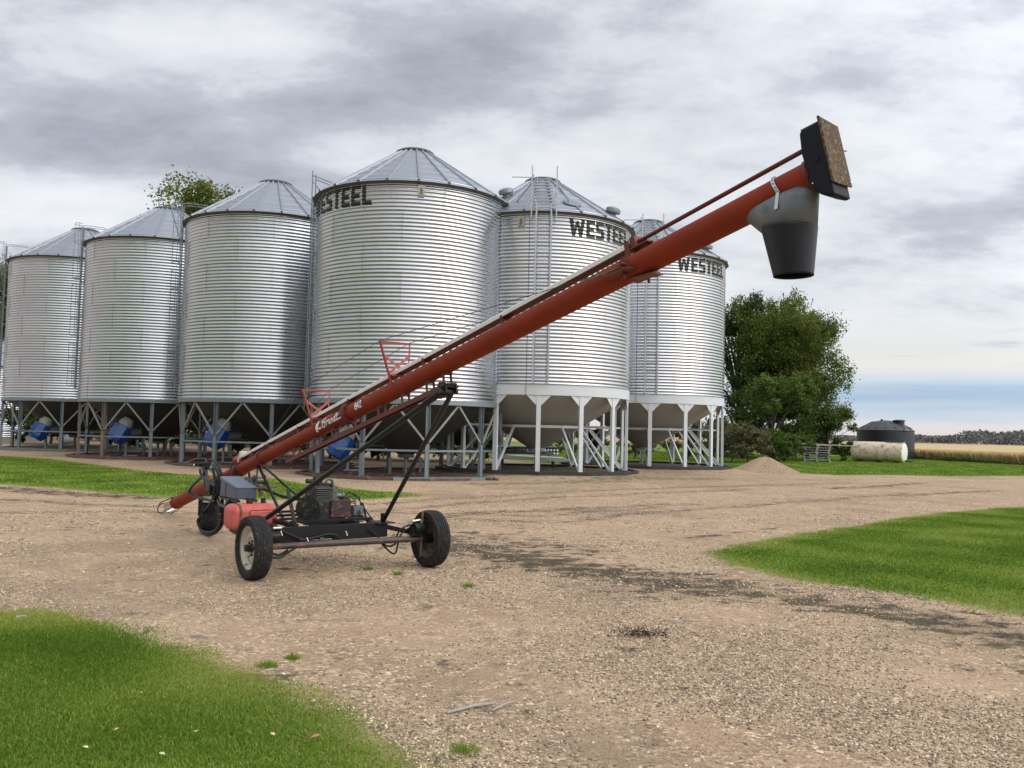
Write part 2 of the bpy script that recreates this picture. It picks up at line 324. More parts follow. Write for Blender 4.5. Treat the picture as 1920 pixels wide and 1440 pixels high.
ths = np.concatenate([np.linspace(-180, -42, 40)[:-1], np.linspace(-42, 42, 420)[:-1], np.linspace(42, 180, 40)[:-1]])
rs = [0.0, .6, 1.2, 1.8, 2.2]
while rs[-1] < 70: rs.append(rs[-1]*1.0105)
while rs[-1] < 7000: rs.append(rs[-1]*1.12)
rs = np.array(rs); TT, RR = np.meshgrid(np.radians(ths), rs); gx = (RR*np.sin(TT)).ravel(); gy = (RR*np.cos(TT)).ravel()
Pg = np.stack([gx, gy], 1); nA, nR = len(ths), len(rs)
near = np.hypot(gx, gy) < 170
gm = np.zeros(len(Pg)); gm[near] = grassd(Pg[near])
gm = np.clip(gm/1.2, -1, 1)*.5+.5
far = ~near; gm[far] = 0.0
dk = np.zeros(len(Pg)); ms_ = np.zeros(len(Pg)); rt = np.zeros(len(Pg))
nr2 = np.hypot(gx, gy) < 60
for L_, wd, am in DARKL: dk[nr2] = np.maximum(dk[nr2], am*polyd(Pg[nr2], L_, wd))
for L_, wd, am in MOSS: ms_[nr2] = np.maximum(ms_[nr2], am*polyd(Pg[nr2], L_, wd))
for L_ in RUTS: rt[nr2] = np.maximum(rt[nr2], polyd(Pg[nr2], L_, .15))
brown_ground = np.zeros(len(Pg))  # darker brown ground under each silo and behind the row
for k, (X, Y, g, _) in SILO.items(): brown_ground = np.maximum(brown_ground, 1/(1+np.exp((np.hypot(gx-X, gy-Y)-3.5)*4)))
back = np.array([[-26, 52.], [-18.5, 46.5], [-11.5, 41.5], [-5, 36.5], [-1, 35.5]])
brown_ground = np.maximum(brown_ground, .85*polyd(Pg, back, 5.0)*((gy+.73*gx) > 30.5))
gz = hgt(gx, gy)-.012*rt*np.clip((40-np.hypot(gx, gy))/10, 0, 1)
i0 = np.arange(nR-1)[:, None]*nA+np.arange(nA)[None, :]; i1 = np.arange(nR-1)[:, None]*nA+(np.arange(nA)+1)[None, :] % nA
FQ = np.stack([i0, i0+nA, i1+nA, i1], -1).reshape(-1, 4)[:, ::-1]

gmat = bpy.data.materials.new('yard_ground'); gmat.use_nodes = True; t = gmat.node_tree; p = t.nodes['Principled BSDF']; p.inputs['Specular IOR Level'].default_value = .15
geo = t.nodes.new('ShaderNodeNewGeometry'); pos = geo.outputs['Position']
def gn(scale, detail=5, rough=.6, typ='N', vec=None):
    if typ == 'N': n = nd(t, 'ShaderNodeTexNoise', Scale=scale, Detail=detail, Roughness=rough)
    else: n = nd(t, 'ShaderNodeTexVoronoi', Scale=scale)
    lk(t, vec or pos, n.inputs['Vector']); return n
def attr(nm): return nd(t, 'ShaderNodeAttribute', attribute_name=nm).outputs['Fac']
A_g, A_d, A_m, A_r, A_s = [attr(k) for k in ('grass', 'dark', 'moss', 'rut', 'brown_ground')]
vo = gn(52, typ='V'); vo2 = gn(26, typ='V'); nb = gn(.55, 6, .62); nm_ = gn(3.2, 7, .7); nf = gn(30, 5, .7); nl = gn(.12, 3, .5)
bw = nt  # unused
vcol = t.nodes.new('ShaderNodeSeparateColor'); lk(t, vo.outputs['Color'], vcol.inputs[0])
vcol2 = t.nodes.new('ShaderNodeSeparateColor'); lk(t, vo2.outputs['Color'], vcol2.inputs[0])
peb = ramp(t, vcol.outputs[0], [(0, (.16, .115, .08)), (.4, (.385, .265, .170)), (.8, (.55, .405, .260)), (1, (.79, .65, .45))])
fines = ramp(t, nf.outputs[0], [(.25, (.17, .115, .075)), (.7, (.46, .32, .200))])
pf_ = math_n(t, 'MULTIPLY', smooth(t, vcol2.outputs[1], .25, .5), smooth(t, nm_.outputs[0], .38, .55))
grav = mixc(t, pf_, fines, peb)
grav = mixc(t, math_n(t, 'MULTIPLY', smooth(t, nb.outputs[0], .42, .66), .38), grav, (.52, .37, .245))
grav = mixc(t, math_n(t, 'MULTIPLY', smooth(t, nm_.outputs[0], .52, .66), .60), grav, (.15, .115, .08))
nw = gn(.33, 6, .65)
grav = mixc(t, math_n(t, 'MULTIPLY', smooth(t, nw.outputs[0], .50, .62), .42), grav, (.19, .145, .10))
# dark wet organic patches, broken up by noise
mq = t.nodes.new('ShaderNodeMapping'); mq.inputs[2].default_value = (0, 0, .42); mq.inputs[3].default_value = (.9, 4.5, 1); lk(t, pos, mq.inputs[0]); nq = gn(1.6, 8, .75, vec=mq.outputs[0])
dd = math_n(t, 'ADD', A_d, math_n(t, 'ADD', math_n(t, 'MULTIPLY', math_n(t, 'SUBTRACT', nm_.outputs[0], .5), 3.0), math_n(t, 'MULTIPLY', math_n(t, 'SUBTRACT', nq.outputs[0], .5), 1.7)))
grav = mixc(t, math_n(t, 'MULTIPLY', smooth(t, dd, .40, .85), .88), grav, mixc(t, smooth(t, nf.outputs[0], .4, .62), (.014, .012, .009), (.085, .065, .045)))
mm = math_n(t, 'ADD', A_m, math_n(t, 'MULTIPLY', math_n(t, 'SUBTRACT', nm_.outputs[0], .5), 2.2))
grav = mixc(t, math_n(t, 'MULTIPLY', smooth(t, mm, .45, .9), .75), grav, (.10, .105, .03))
# tyre tracks: chevron bite marks
mp = t.nodes.new('ShaderNodeMapping'); mp.inputs[3].default_value = (2.2, 7.0, 1); lk(t, pos, mp.inputs[0])
nrk = gn(1.0, 3, .6, vec=mp.outputs[0]); rk = math_n(t, 'MULTIPLY', A_r, smooth(t, nrk.outputs[0], .44, .56))
grav = mixc(t, math_n(t, 'MULTIPLY', rk, .9), grav, (.10, .07, .05))
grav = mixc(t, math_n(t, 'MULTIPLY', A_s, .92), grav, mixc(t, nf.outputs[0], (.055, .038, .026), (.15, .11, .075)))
# grass
gcol = ramp(t, gn(5, 6, .65).outputs[0], [(.25, (.075, .125, .018)), (.55, (.135, .20, .028)), (.8, (.21, .255, .055))])
gcol = mixc(t, math_n(t, 'MULTIPLY', smooth(t, nb.outputs[0], .45, .7), .45), gcol, (.13, .165, .035))
gcol = mixc(t, math_n(t, 'MULTIPLY', smooth(t, nf.outputs[0], .5, .7), .25), gcol, (.05, .07, .02))
ge = math_n(t, 'ADD', A_g, math_n(t, 'ADD', math_n(t, 'MULTIPLY', math_n(t, 'SUBTRACT', nm_.outputs[0], .5), .22), math_n(t, 'MULTIPLY', math_n(t, 'SUBTRACT', nf.outputs[0], .5), .16)))
gf = smooth(t, ge, .44, .60)
edge = mixc(t, smooth(t, ge, .52, .72), (.20, .19, .07), gcol)
lk(t, mixc(t, gf, grav, edge), p.inputs['Base Color']); p.inputs['Roughness'].default_value = .93
hh = math_n(t, 'ADD', math_n(t, 'MULTIPLY', math_n(t, 'SUBTRACT', 1.0, vo.outputs['Distance']), .5), math_n(t, 'ADD', math_n(t, 'MULTIPLY', nm_.outputs[0], 2.2), math_n(t, 'MULTIPLY', nf.outputs[0], .6)))
b = nd(t, 'ShaderNodeBump', Strength=.9, Distance=.014); lk(t, hh, b.inputs['Height']); lk(t, b.outputs[0], p.inputs['Normal'])
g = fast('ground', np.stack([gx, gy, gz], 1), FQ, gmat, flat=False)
for nm, arr in (('grass', gm), ('dark', dk), ('moss', ms_), ('rut', rt), ('brown_ground', brown_ground)):
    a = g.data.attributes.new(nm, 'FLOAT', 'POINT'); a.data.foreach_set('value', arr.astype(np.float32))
tag(g, kind='structure')

# ------------------------------------------------------------------ silos
RS = 3.36; PITCHC = .1246; SH = 8*PITCHC; AMP = .015
def corr(z): return AMP*np.cos(2*np.pi*z/PITCHC)
def sheet_mesh():
    na, nz = 17, 65; a = np.radians(np.linspace(-.4, 45.4, na)); z = np.linspace(0, SH+.012, nz)
    A_, Z_ = np.meshgrid(a, z); r = RS+corr(Z_)+np.where(np.arange(na)[None, :] == na-1, .006, 0)+.004*(Z_ > SH-.02)
    V = np.stack([r*np.cos(A_), r*np.sin(A_), Z_], -1).reshape(-1, 3)
    i = (np.arange(nz-1)[:, None]*na+np.arange(na-1)[None, :]).ravel(); F_ = np.stack([i, i+1, i+na+1, i+na], 1)
    V = [tuple(v) for v in V]; F_ = [tuple(f) for f in F_]
    mb = MB(); mb.add(V, F_)
    for k in range(8):                                                  # bolt rows on the lap seam and along the lower lap
        for ad in (.25, 1.15):
            th = math.radians(44.2+ad); zz = k*PITCHC+.004; rr = RS+AMP+.006
            mb.box((rr*math.cos(th), rr*math.sin(th), zz), (.012, .014, .014), Matrix.Rotation(th, 3, 'Z'))
    me = bpy.data.meshes.new('wall_sheet'); me.from_pydata([tuple(v) for v in mb.v], [], mb.f); me.materials.append(GALV); me.shade_smooth(); return me
SHEET = sheet_mesh()
NP = 22; RCAP = .60; ROVH = .13
def roof_panel_mesh(hr):
    mb = MB(); da = 2*math.pi/NP; re = RS+ROVH; sl = hr/(RS-RCAP)
    def P(r, a, up=0): return (r*math.cos(a), r*math.sin(a), hr-(r-RCAP)*sl+up)
    rad = [RCAP-.05, 1.1, 1.6, 2.1, 2.6, 3.05, re]
    prof = [(0.0, .0), (0.006, .06), (.020, .06), (.027, .006), (.5, .006), (.985, .006), (1.0, .0)]
    def col(r):
        out = []
        for fa, up in prof:
            a = da*fa
            if fa < .03: a = fa*1.6/r*2.0                              # rib of constant width
            out.append((a, up))
        return out
    vs = []; ncol = len(prof)
    rr = []
    for k, r in enumerate(rad):
        rr.append((r, 0.0))
        if 0 < k < len(rad)-1: rr.append((r+.03, -.028))
    rr.append((re+.01, 0)); 
    for q, (r, dn) in enumerate(rr):
        for j, (a, up) in enumerate(col(r)):
            z = up+(dn if 3 <= j <= 5 else 0); pt = P(r, a, z)
            if q == len(rr)-1: pt = (pt[0], pt[1], P(re, 0)[2]-.012)
            vs.append(pt)
    fs = [(i*ncol+j, (i+1)*ncol+j, (i+1)*ncol+j+1, i*ncol+j+1) for i in range(len(rr)-1) for j in range(ncol-1)]
    mb.add(vs, fs); return mb.mesh('roof_panel', ROOFM, ang=20)
HR1 = 1.84
ROOF1 = roof_panel_mesh(HR1)
def ring(mb, r, z0, z1, th, n=64):
    mb.lathe([(r, z0), (r+th, z0), (r+th, z1), (r, z1)], n=n, closed=True); return mb
CAP = MB()
CAP.lathe([(RCAP-.02, HR1-.08), (RCAP-.02, HR1+.03), (RCAP+.07, HR1+.02), (RCAP+.08, HR1+.055), (RCAP-.02, HR1+.11), (.3, HR1+.135), (.02, HR1+.14)], n=32)
CAP = CAP.mesh('roof_cap', CAPM)
CAPSH = MB(); CAPSH.lathe([(RCAP-.01, HR1-.05), (RCAP+.015, HR1-.05), (RCAP+.015, HR1+.02), (RCAP-.01, HR1+.02)], n=32, closed=True)
for k in range(26):
    a = 2*math.pi*k/26; CAPSH.box(((RCAP+.035)*math.cos(a), (RCAP+.035)*math.sin(a), HR1-.0), (.05, .05, .035), Matrix.Rotation(a, 3, 'Z'))
CAPSH = CAPSH.mesh('cap_collar', DARK)
EAVE = MB(); EAVE.lathe([(RS+.035, -.165), (RS+.055, -.165), (RS+ROVH-.02, -.115), (RS+ROVH-.004, -.105), (RS-.1, .02), (RS-.1, -.15)], n=72, closed=True); EAVE = EAVE.mesh('eave_shade_ring', DARK)  # dark ring puts the shade under the roof overhang into its colour
CLIP = MB()
for k in range(NP):
    a = 2*math.pi*k/NP+.006; r_ = RS+ROVH+.0; CLIP.box((r_*math.cos(a), r_*math.sin(a), .012), (.05, .075, .085), Matrix.Rotation(a, 3, 'Z'))
sl_ = HR1/(RS-RCAP); EZ = -ROVH*sl_   # eave height below wall-top plane
CLIP = CLIP.mesh('eave_clip', DARK)

def ladder_parts(rt, ang, z0, z1, cage=True, post=0.0, width=.42, off=.20, m=STEEL, rw=.035):
    """ang: radians in the silo frame"""
    u = Vector((math.cos(ang), math.sin(ang), 0)); v = Vector((-u.y, u.x, 0)); c = u*(RS+off)
    for s in (-1, 1):
        mb = MB(); e = c+v*s*width/2
        mb.beam(e+Vector((0, 0, z0)), e+Vector((0, 0, z1+post)), rw, rw)
        for k in range(5):
            zz = z0+.3+(z1-z0-.6)*k/4; mb.beam(e+Vector((0, 0, zz)), e-u*(off)+Vector((0, 0, zz)), .025, .025)
        link('ladder_rail', mb.mesh('ladder_rail', m), rt)
    mb = MB(); zz = z0+.15; q = MB()
    q.cyl(c-v*width/2, c+v*width/2, .014 if rw < .05 else .02, 6); rung = q.mesh('rung', m)
    while zz < z1+min(post, .3): link('rung', rung, rt, (0, 0, zz)); zz += .36
    if cage:
        for (za, zb) in ((z0+.1, z0+2.0), (z0+2.35, z0+4.6), (z0+4.9, z1+.9)):
            mb = MB(); hoop = [c+v*width/2*.95, c+v*.30+u*.12, c+v*.26+u*.26, c+u*.33, c-v*.26+u*.26, c-v*.30+u*.12, c-v*width/2*.95]
            zz = za
            while zz <= zb+.01: mb.tube([h+Vector((0, 0, zz)) for h in hoop], .011, 5); zz += (zb-za)/3
            for h in (1, 3, 5): mb.tube([hoop[h]+Vector((0, 0, za)), hoop[h]+Vector((0, 0, zb))], .011, 5)
            link('safety_cage', mb.mesh('safety_cage', m), rt)
    return u, v, c
LET = {  # letter outlines as unions of boxes / quads in a unit cell (width, height 1)
 'W': (.98, [[(.0, 1), (.24, 1), (.37, 0), (.19, 0)], [(.19, 0), (.37, 0), (.56, .86), (.42, .86)], [(.44, .86), (.58, .86), (.80, 0), (.62, 0)], [(.62, 0), (.80, 0), (.98, 1), (.76, 1)]]),
 'E': (.56, [[(0, 0), (.21, 0), (.21, 1), (0, 1)], [(.2, 0), (.56, 0), (.56, .2), (.2, .2)], [(.2, .4), (.50, .4), (.50, .6), (.2, .6)], [(.2, .8), (.56, .8), (.56, 1), (.2, 1)]]),
 'S': (.60, [[(0, .0), (.54, .0), (.60, .10), (.60, .2), (0, .2)], [(.39, .12), (.6, .12), (.6, .50), (.39, .5)], [(.04, .40), (.58, .40), (.54, .60), (0, .60)], [(0, .48), (.21, .48), (.21, .88), (0, .88)], [(0, .8), (.6, .8), (.6, 1), (.06, 1), (0, .92)]]),
 'T': (.58, [[(0, .8), (.58, .8), (.58, 1), (0, 1)], [(.185, 0), (.395, 0), (.395, .85), (.185, .85)]]),
 'L': (.54, [[(0, 0), (.21, 0), (.21, 1), (0, 1)], [(.2, 0), (.54, 0), (.54, .2), (.2, .2)]])}
def inpoly(X, Y, poly):
    ins = np.zeros(X.shape, bool); n = len(poly)
    for i in range(n):
        (x1, y1), (x2, y2) = poly[i], poly[(i+1) % n]
        if y1 == y2: continue
        c = (y1 > Y) != (y2 > Y); ins ^= c & (X < x1+(Y-y1)*(x2-x1)/(y2-y1))
    return ins
def lettering(rt, word, a0, zb, H, zref=0.0, scale_z=1.0):
    """a0: angle of the left end; text runs clockwise seen from above = left to right from outside... """
    Vs = []; Fs = []; x = 0.0; st = .011
    for chx in word:
        wd, polys = LET[chx]
        X, Y = np.meshgrid(np.arange(st/2, wd*H+st, st), np.arange(st/2, H+st, st)); m_ = np.zeros(X.shape, bool)
        for q in polys: m_ |= inpoly(X, Y, [(a*H, b_*H) for a, b_ in q])
        xs = X[m_]+x; ys = Y[m_]
        for dxx, dyy in ((-.5, -.5), (.5, -.5), (.5, .5), (-.5, .5)):
            pass
        C = []
        for dxx, dyy in ((-.5, -.5), (.5, -.5), (.5, .5), (-.5, .5)):
            z = zb+ys+dyy*st; a = a0+(xs+dxx*st)/RS; r = RS+corr((z-zref)/scale_z)+.011
            C.append(np.stack([r*np.cos(a), r*np.sin(a), z], 1))
        Vs.append(np.stack(C, 1).reshape(-1, 3)); x += (wd+.10)*H
    V = np.concatenate(Vs); F_ = np.arange(len(V)).reshape(-1, 4)
    return fast('lettering', V, F_, BLACKL, parent=rt)

def silo_shell(rt, z0, rows, front, sz=1.0, seed=0):
    """corrugated wall sheets, roof, cap; front: angle (rad) that faces the viewer. Returns wall top height"""
    for r_ in range(rows):
        for k in range(8):
            o = link('wall_sheet', SHEET, rt, (0, 0, z0+r_*SH*sz), math.radians(45*k+22.5*(r_ % 2)+8*seed)); o.scale = (1, 1, sz)
    zt = z0+rows*SH*sz
    for k in range(NP): link('roof_panel', ROOF1, rt, (0, 0, zt), 2*math.pi*k/NP+.1*seed)
    link('roof_cap', CAP, rt, (0, 0, zt)); link('cap_collar', CAPSH, rt, (0, 0, zt))
    link('eave_shade_ring', EAVE, rt, (0, 0, zt)); tag(link('eave_clip', CLIP, rt, (0, 0, zt+EZ), .1*seed), kind='stuff')
    return zt
def facing(X, Y):   # angle that faces the camera side
    return math.atan2(-Y, -X)
ZR = 2.38   # underside of the ring (type 1)
def leg1_mesh():
    mb = MB()
    for s in (-1, 1): mb.box((0, s*.062, ZR/2), (.11, .012, ZR))        # channel flanges + web
    mb.box((-.049, 0, ZR/2), (.012, .124, ZR)); mb.box((0, 0, .012), (.22, .22, .024))
    mb.box((.0, 0, ZR*.24), (.08, .13, ZR*.48))
    return mb.mesh('leg', STEEL)
LEG1 = leg1_mesh(); RUSTLEG = None
def brace1_mesh(s):
    mb = MB(); r = RS-.05; a = s*math.radians(17.6)
    p0 = Vector((r, s*.05, ZR*.50)); p1 = Vector((r*math.cos(a), r*math.sin(a), ZR-.03)); mb.beam(p0, p1, .065, .045, up=(1, 0, 0))
    return mb.mesh('brace', mat('tan_brace_steel', (.25, .225, .18), .65, .2, .2, 5, dirt=(.17, .19, .20), dscale=2, dthr=(.45, .65)))
BR = {s: brace1_mesh(s) for s in (-1, 1)}
TIE = MB(); TIE.beam((RS-.06, 0, .92), ((RS-.06)*math.cos(R(36)), (RS-.06)*math.sin(R(36)), .92), .05, .06); TIE = TIE.mesh('tie_bar', STEEL)
LABS = {
 'A': 'corrugated silo farthest left in the row, on grey legs with a grey base ring',
 'B': 'corrugated silo with rust-streaked brown legs, second from the left in the row',
 'C': 'corrugated grey-legged silo directly left of the biggest centre silo, a treetop beside its roof',
 'D': 'biggest corrugated silo, centre, grey legs, black lettering wrapping off its left side',
 'E': 'pale-legged corrugated silo right of the centre one, ladder on its front',
 'F': 'rightmost corrugated silo on pale painted legs, closest to the trees, lettering at upper right'}
def silo1(k):
    X, Y, g, off = SILO[k]; rt = root('grain_silo', LABS[k], 'silo', (X, Y, g), 'corrugated steel grain silos standing in a row')
    fr = facing(X, Y); sd_ = 'ABCD'.index(k)
    zb = 2.537
    zt = silo_shell(rt, zb, 7, fr, seed=sd_)
    mb = MB(); ring(mb, RS-.06, ZR, zb+.01, .075); link('support_ring', mb.mesh('support_ring', STEEL), rt)
    mb = MB(); mb.lathe([(RS-.07, ZR+.1), (.28, .72), (.28, .60), (.24, .60), (.24, .71), (RS-.12, ZR+.1)], n=48); link('hopper_cone', mb.mesh('hopper_cone', HOPD), rt)
    for q in range(10):
        a = fr+math.radians(off+36*q)
        lg = link('leg', LEG1, rt, ((RS-.07)*math.cos(a), (RS-.07)*math.sin(a), 0), a)
        if (k, q) in (('B', 7), ('B', 8)): lg.data = RLEG; lg['label'] = 'leg with brown rust streaks'
        for s in (-1, 1): link('brace', BR[s], rt, (0, 0, 0), a)
        link('tie_bar', TIE, rt, (0, 0, 0), a)
        mb = MB(); a2 = a+math.radians(36); rr = RS+.12
    # base ring of square tube and outer runner
    mb = MB()
    for rr, ht in ((RS-.03, .10), (RS+.32, .075)):
        n = 12 if rr > RS else 10
        for q in range(n):
            a = fr+math.radians(off+360/n*q); a2 = a+2*math.pi/n
            mb.beam((rr*math.cos(a), rr*math.sin(a), ht/2+(.0 if rr < RS else .002)), (rr*math.cos(a2), rr*math.sin(a2), ht/2), .14, ht)
    for s in (-1.1, 0, 1.1):
        mb.beam((-RS*.9, s, .045), (RS*.9, s, .047), .10, .07); mb.beam((s, -RS*.9, .040), (s, RS*.9, .041), .08, .06)
    link('base_frame', mb.mesh('base_frame', RUST if k != 'A' else mat('grey_base', (.17, .165, .15), .8, .1, .2)), rt)
    mb = MB(); mb.cyl((0, 0, 0), (0, 0, .62), .06, 10); mb.box((.5, .3, .3), (.1, .1, .6)); mb.box((-.5, -.3, .3), (.1, .1, .6)); link('centre_post', mb.mesh('centre_post', STEEL), rt)
    return rt, zt, fr
RL = MB()
for s in (-1, 1): RL.box((0, s*.062, ZR/2), (.11, .012, ZR))
RL.box((-.049, 0, ZR/2), (.012, .124, ZR)); RL.box((0, 0, .012), (.22, .22, .024)); RL.box((.0, 0, ZR*.24), (.08, .13, ZR*.48))
RLEG = RL.mesh('leg', mat('rust_streaked_leg', (.21, .16, .115), .7, .2, .25, 5, dirt=(.20, .23, .24), dscale=2.5, dthr=(.5, .62)))
SR = {}
for k in 'ABCD':
    SR[k] = silo1(k)
# ladders on the left flank of each
for k in 'ABC':
    rt, zt, fr = SR[k]; u, v, c = ladder_parts(rt, fr-R(92), 3.0, zt-.05, True, .75, off=.16)
    mb = MB(); tp = Vector((0, 0, zt+.70))
    for s in (-1, 1): mb.tube([c+v*s*.2+tp, c+v*s*.2-u*.15+tp+Vector((0, 0, .07)), c+v*s*.2-u*.9+tp+Vector((0, 0, .05)), c+v*s*.2-u*1.15+Vector((0, 0, zt+.5))], .013, 6)
    link('grab_rail', mb.mesh('grab_rail', STEEL), rt)
rt, zt, fr = SR['D']
u, v, c = ladder_parts(rt, fr-R(97), 2.2, zt, False, 1.12, width=.5, off=.20, m=STEEL)
ladder_parts(rt, fr-R(82), 2.6, zt-.2, False, .0, width=.42, off=.10, m=STEEL)
mb = MB()
for s in (-1, 1):
    e = c+v*s*.25; mb.beam(e+Vector((0, 0, zt+.95)), e-u*1.25+Vector((0, 0, zt+.50)), .035, .03); mb.beam(e+Vector((0, 0, zt+.75)), e-u*.5+Vector((0, 0, zt+.1)), .03, .03)
link('post_brace', mb.mesh('post_brace', STEEL), rt)
lettering(rt, 'WESTEEL', fr-R(77.5), 8.66-SILO['D'][2], .64, 2.537)
def sight_glass(rt, a, z):
    mb = MB(); u = Vector((math.cos(a), math.sin(a), 0)); Mz = Matrix.Rotation(a, 3, 'Z')
    mb.box(u*(RS+.02)+Vector((0, 0, z)), (.05, .22, .34), Mz); q = link('inspection_port', mb.mesh('inspection_port', mat('port_plate', (.33, .32, .25), .6, .4)), rt)
    mb = MB(); mb.box(u*(RS+.05)+Vector((0, 0, z-.02)), (.03, .09, .2), Mz, .7); link('port_window', mb.mesh('port_window', mat('port_amber', (.13, .09, .05), .5)), q)
sight_glass(rt, fr+R(4), zt-.36)
# tall pale bin frame at the front right of the centre silo: galvanised runner under the front legs
mb = MB(); a1, a2 = fr+R(-6), fr+R(46); rr = RS+.30
mb.beam((rr*math.cos(a1), rr*math.sin(a1), .055), (rr*math.cos(a2)*1.06, rr*math.sin(a2)*1.06, .055), .2, .105); link('runner', mb.mesh('runner', STEEL), rt)
mb = MB()
for q in range(4): 
    a1 = fr+R(44+q*1.5); mb.beam(((RS+.95-q*.22)*math.cos(fr+R(42)), (RS+.95-q*.22)*math.sin(fr+R(42)), .05+.001*q), ((RS-.5)*math.cos(fr+R(75+q*5)), (RS-.5)*math.sin(fr+R(75+q*5)), .05+.001*q), .12, .09)
link('skid', mb.mesh('skid', RUST), rt)

# type 2: pale painted hopper bottoms
HL2, HS2 = 2.637, .373
LEG2 = MB(); LEG2.box((0, 0, HL2/2), (.09, .15, HL2)); LEG2.box((0, 0, .012), (.22, .24, .024)); LEG2 = LEG2.mesh('leg', WHITEP)
GUS = MB()
GUS.prism([(RS-.005, y_, z_) for y_, z_ in ((-.40, HL2+.004), (.40, HL2+.004), (.40, HL2-.02), (.09, HL2-.34), (-.09, HL2-.34), (-.40, HL2-.02))], (.012, 0, 0)); GUS = GUS.mesh('gusset', WHITEP)
def bent(mb_pts): return mb_pts
def silo2(k):
    X, Y, g, off = SILO[k]; rt = root('grain_silo', LABS[k], 'silo', (X, Y, g), 'corrugated steel grain silos standing in a row'); fr = facing(X, Y)
    sz = .9903; zb = HL2+HS2; zt = silo_shell(rt, zb, 6, fr, sz, seed={'E': 5, 'F': 7}[k])
    mb = MB(); ring(mb, RS-.025, HL2, zb+.012, .045); link('support_ring', mb.mesh('support_ring', WHITEP), rt)
    mb = MB(); ring(mb, RS+.02, zb-.012, zb+.012, .025); link('ring_lip', mb.mesh('ring_lip', STEEL), rt)
    mb = MB(); mb.lathe([(RS-.03, HL2+.02), (.30, .80), (.30, .70), (.26, .70), (.26, .79), (RS-.07, HL2+.04)], n=56); link('hopper_cone', mb.mesh('hopper_cone', HOPP), rt)
    mb = MB(); mb.box((0, 0, .68), (.8, .62, .05)); mb.box((.35, 0, .63), (.5, .3, .06)); link('slide_gate', mb.mesh('slide_gate', STEEL), rt)
    mb = MB(); mb.box((.1, .2, .33), (.10, .10, .66)); link('centre_post', mb.mesh('centre_post', STEEL), rt)
    n = 14
    for q in range(n):
        a = fr+math.radians(off+360/n*q); ca, sa = math.cos(a), math.sin(a)
        link('leg', LEG2, rt, ((RS-.05)*ca, (RS-.05)*sa, 0), a)
        link('gusset', GUS, rt, (-.03*ca, -.03*sa, 0), a)
        mb = MB(); a2 = a+2*math.pi/n*.0
        mb.beam((1.95*ca, 1.95*sa, 1.58), ((RS-.10)*ca, (RS-.10)*sa, .06), .06, .07)
        link('brace', mb.mesh('brace', WHITEP), rt)
        mb = MB(); b_ = a+2*math.pi/n; mb.beam(((1.98)*ca, (1.98)*sa, 1.60), (1.98*math.cos(b_), 1.98*math.sin(b_), 1.60), .07, .09); link('tie_bar', mb.mesh('tie_bar', WHITEP), rt)
        if q % 2 == 0:
            mb = MB(); mb.beam((1.98*ca, 1.98*sa, 1.62), ((RS-.08)*ca, (RS-.08)*sa, 1.62), .05, .07); link('tie_bar', mb.mesh('tie_bar', WHITEP), rt)
    mb = MB()
    for rr, ht, n_ in ((RS-.02, .09, 14), (RS+.36, .07, 14)):
        for q in range(n_):
            a = fr+math.radians(off+360/n_*q); a2 = a+2*math.pi/n_
            mb.beam((rr*math.cos(a), rr*math.sin(a), ht/2), (rr*math.cos(a2), rr*math.sin(a2), ht/2), .12, ht)
    link('base_frame', mb.mesh('base_frame', BLACKB), rt)
    # roof ladder + hand posts in front
    lad = {'E': fr+R(1.0), 'F': fr+R(3)}[k]
    u, v, c = ladder_parts(rt, lad, zb+.02, zt, False, .15, width=.50, off=.16, m=mat('ladder_galv', (.36, .39, .40), .5, .5), rw=.055)
    LM = MATS['ladder_galv']; sl = HR1/(RS-RCAP)
    for s in (-1, 1):
        mb = MB(); e = c+v*s*.42; mb.beam(e+Vector((0, 0, zt-.35)), e+Vector((0, 0, zt+1.42)), .04, .04); mb.tube([c+v*s*.25+Vector((0, 0, zt+.1)), e+Vector((0, 0, zt+.55))], .018, 6)
        mb.beam(e+Vector((0, 0, zt+.85)), c+v*s*.95-u*1.1+Vector((0, 0, zt+.45)), .03, .03); link('hand_post', mb.mesh('hand_post', LM), rt)
        mb = MB(); mb.beam(u*(RS+.05)+v*s*.3+Vector((0, 0, zt+.0)), u*(RCAP+.1)+v*s*.2+Vector((0, 0, zt+HR1-.0)), .03, .04); link('roof_ladder_rail', mb.mesh('roof_ladder_rail', LM), rt)
    for q in range(9):
        f_ = (q+.5)/9; r_ = RS+.02-(RS-RCAP-.1)*f_; zz = zt+(RS-r_)*sl+.10; wv = .40-.12*f_
        mb = MB(); mb.beam(u*r_-v*wv+Vector((0, 0, zz)), u*r_+v*wv+Vector((0, 0, zz)), .06, .03); link('roof_rung', mb.mesh('roof_rung', LM), rt)
    mb = MB(); e = u*RCAP-v*.3+Vector((0, 0, zt+HR1+.06)); mb.beam(e+v*.3, e-v*.85, .03, .03); mb.cyl(e-v*.05-Vector((0, 0, .05)), e-v*.05+Vector((0, 0, .12)), .03, 8); link('lid_arm', mb.mesh('lid_arm', LM), rt)
    VM = mat('vent_steel', (.22, .24, .25), .5, .6)
    for va, vr in {'E': ((-40, 2.0), (58, 2.95)), 'F': ((56, 2.9),)}[k]:
        a = fr+R(va); zz = zt+(RS-vr)*sl; b_ = MB(); o_ = Vector((vr*math.cos(a), vr*math.sin(a), zz))
        b_.lathe([(.14, -.1), (.14, .08), (.24, .08), (.27, .13), (.26, .23), (.17, .29), (.02, .31)], o_, (math.cos(a)*.3, math.sin(a)*.3, 1), 20); link('roof_vent', b_.mesh('roof_vent', VM), rt)
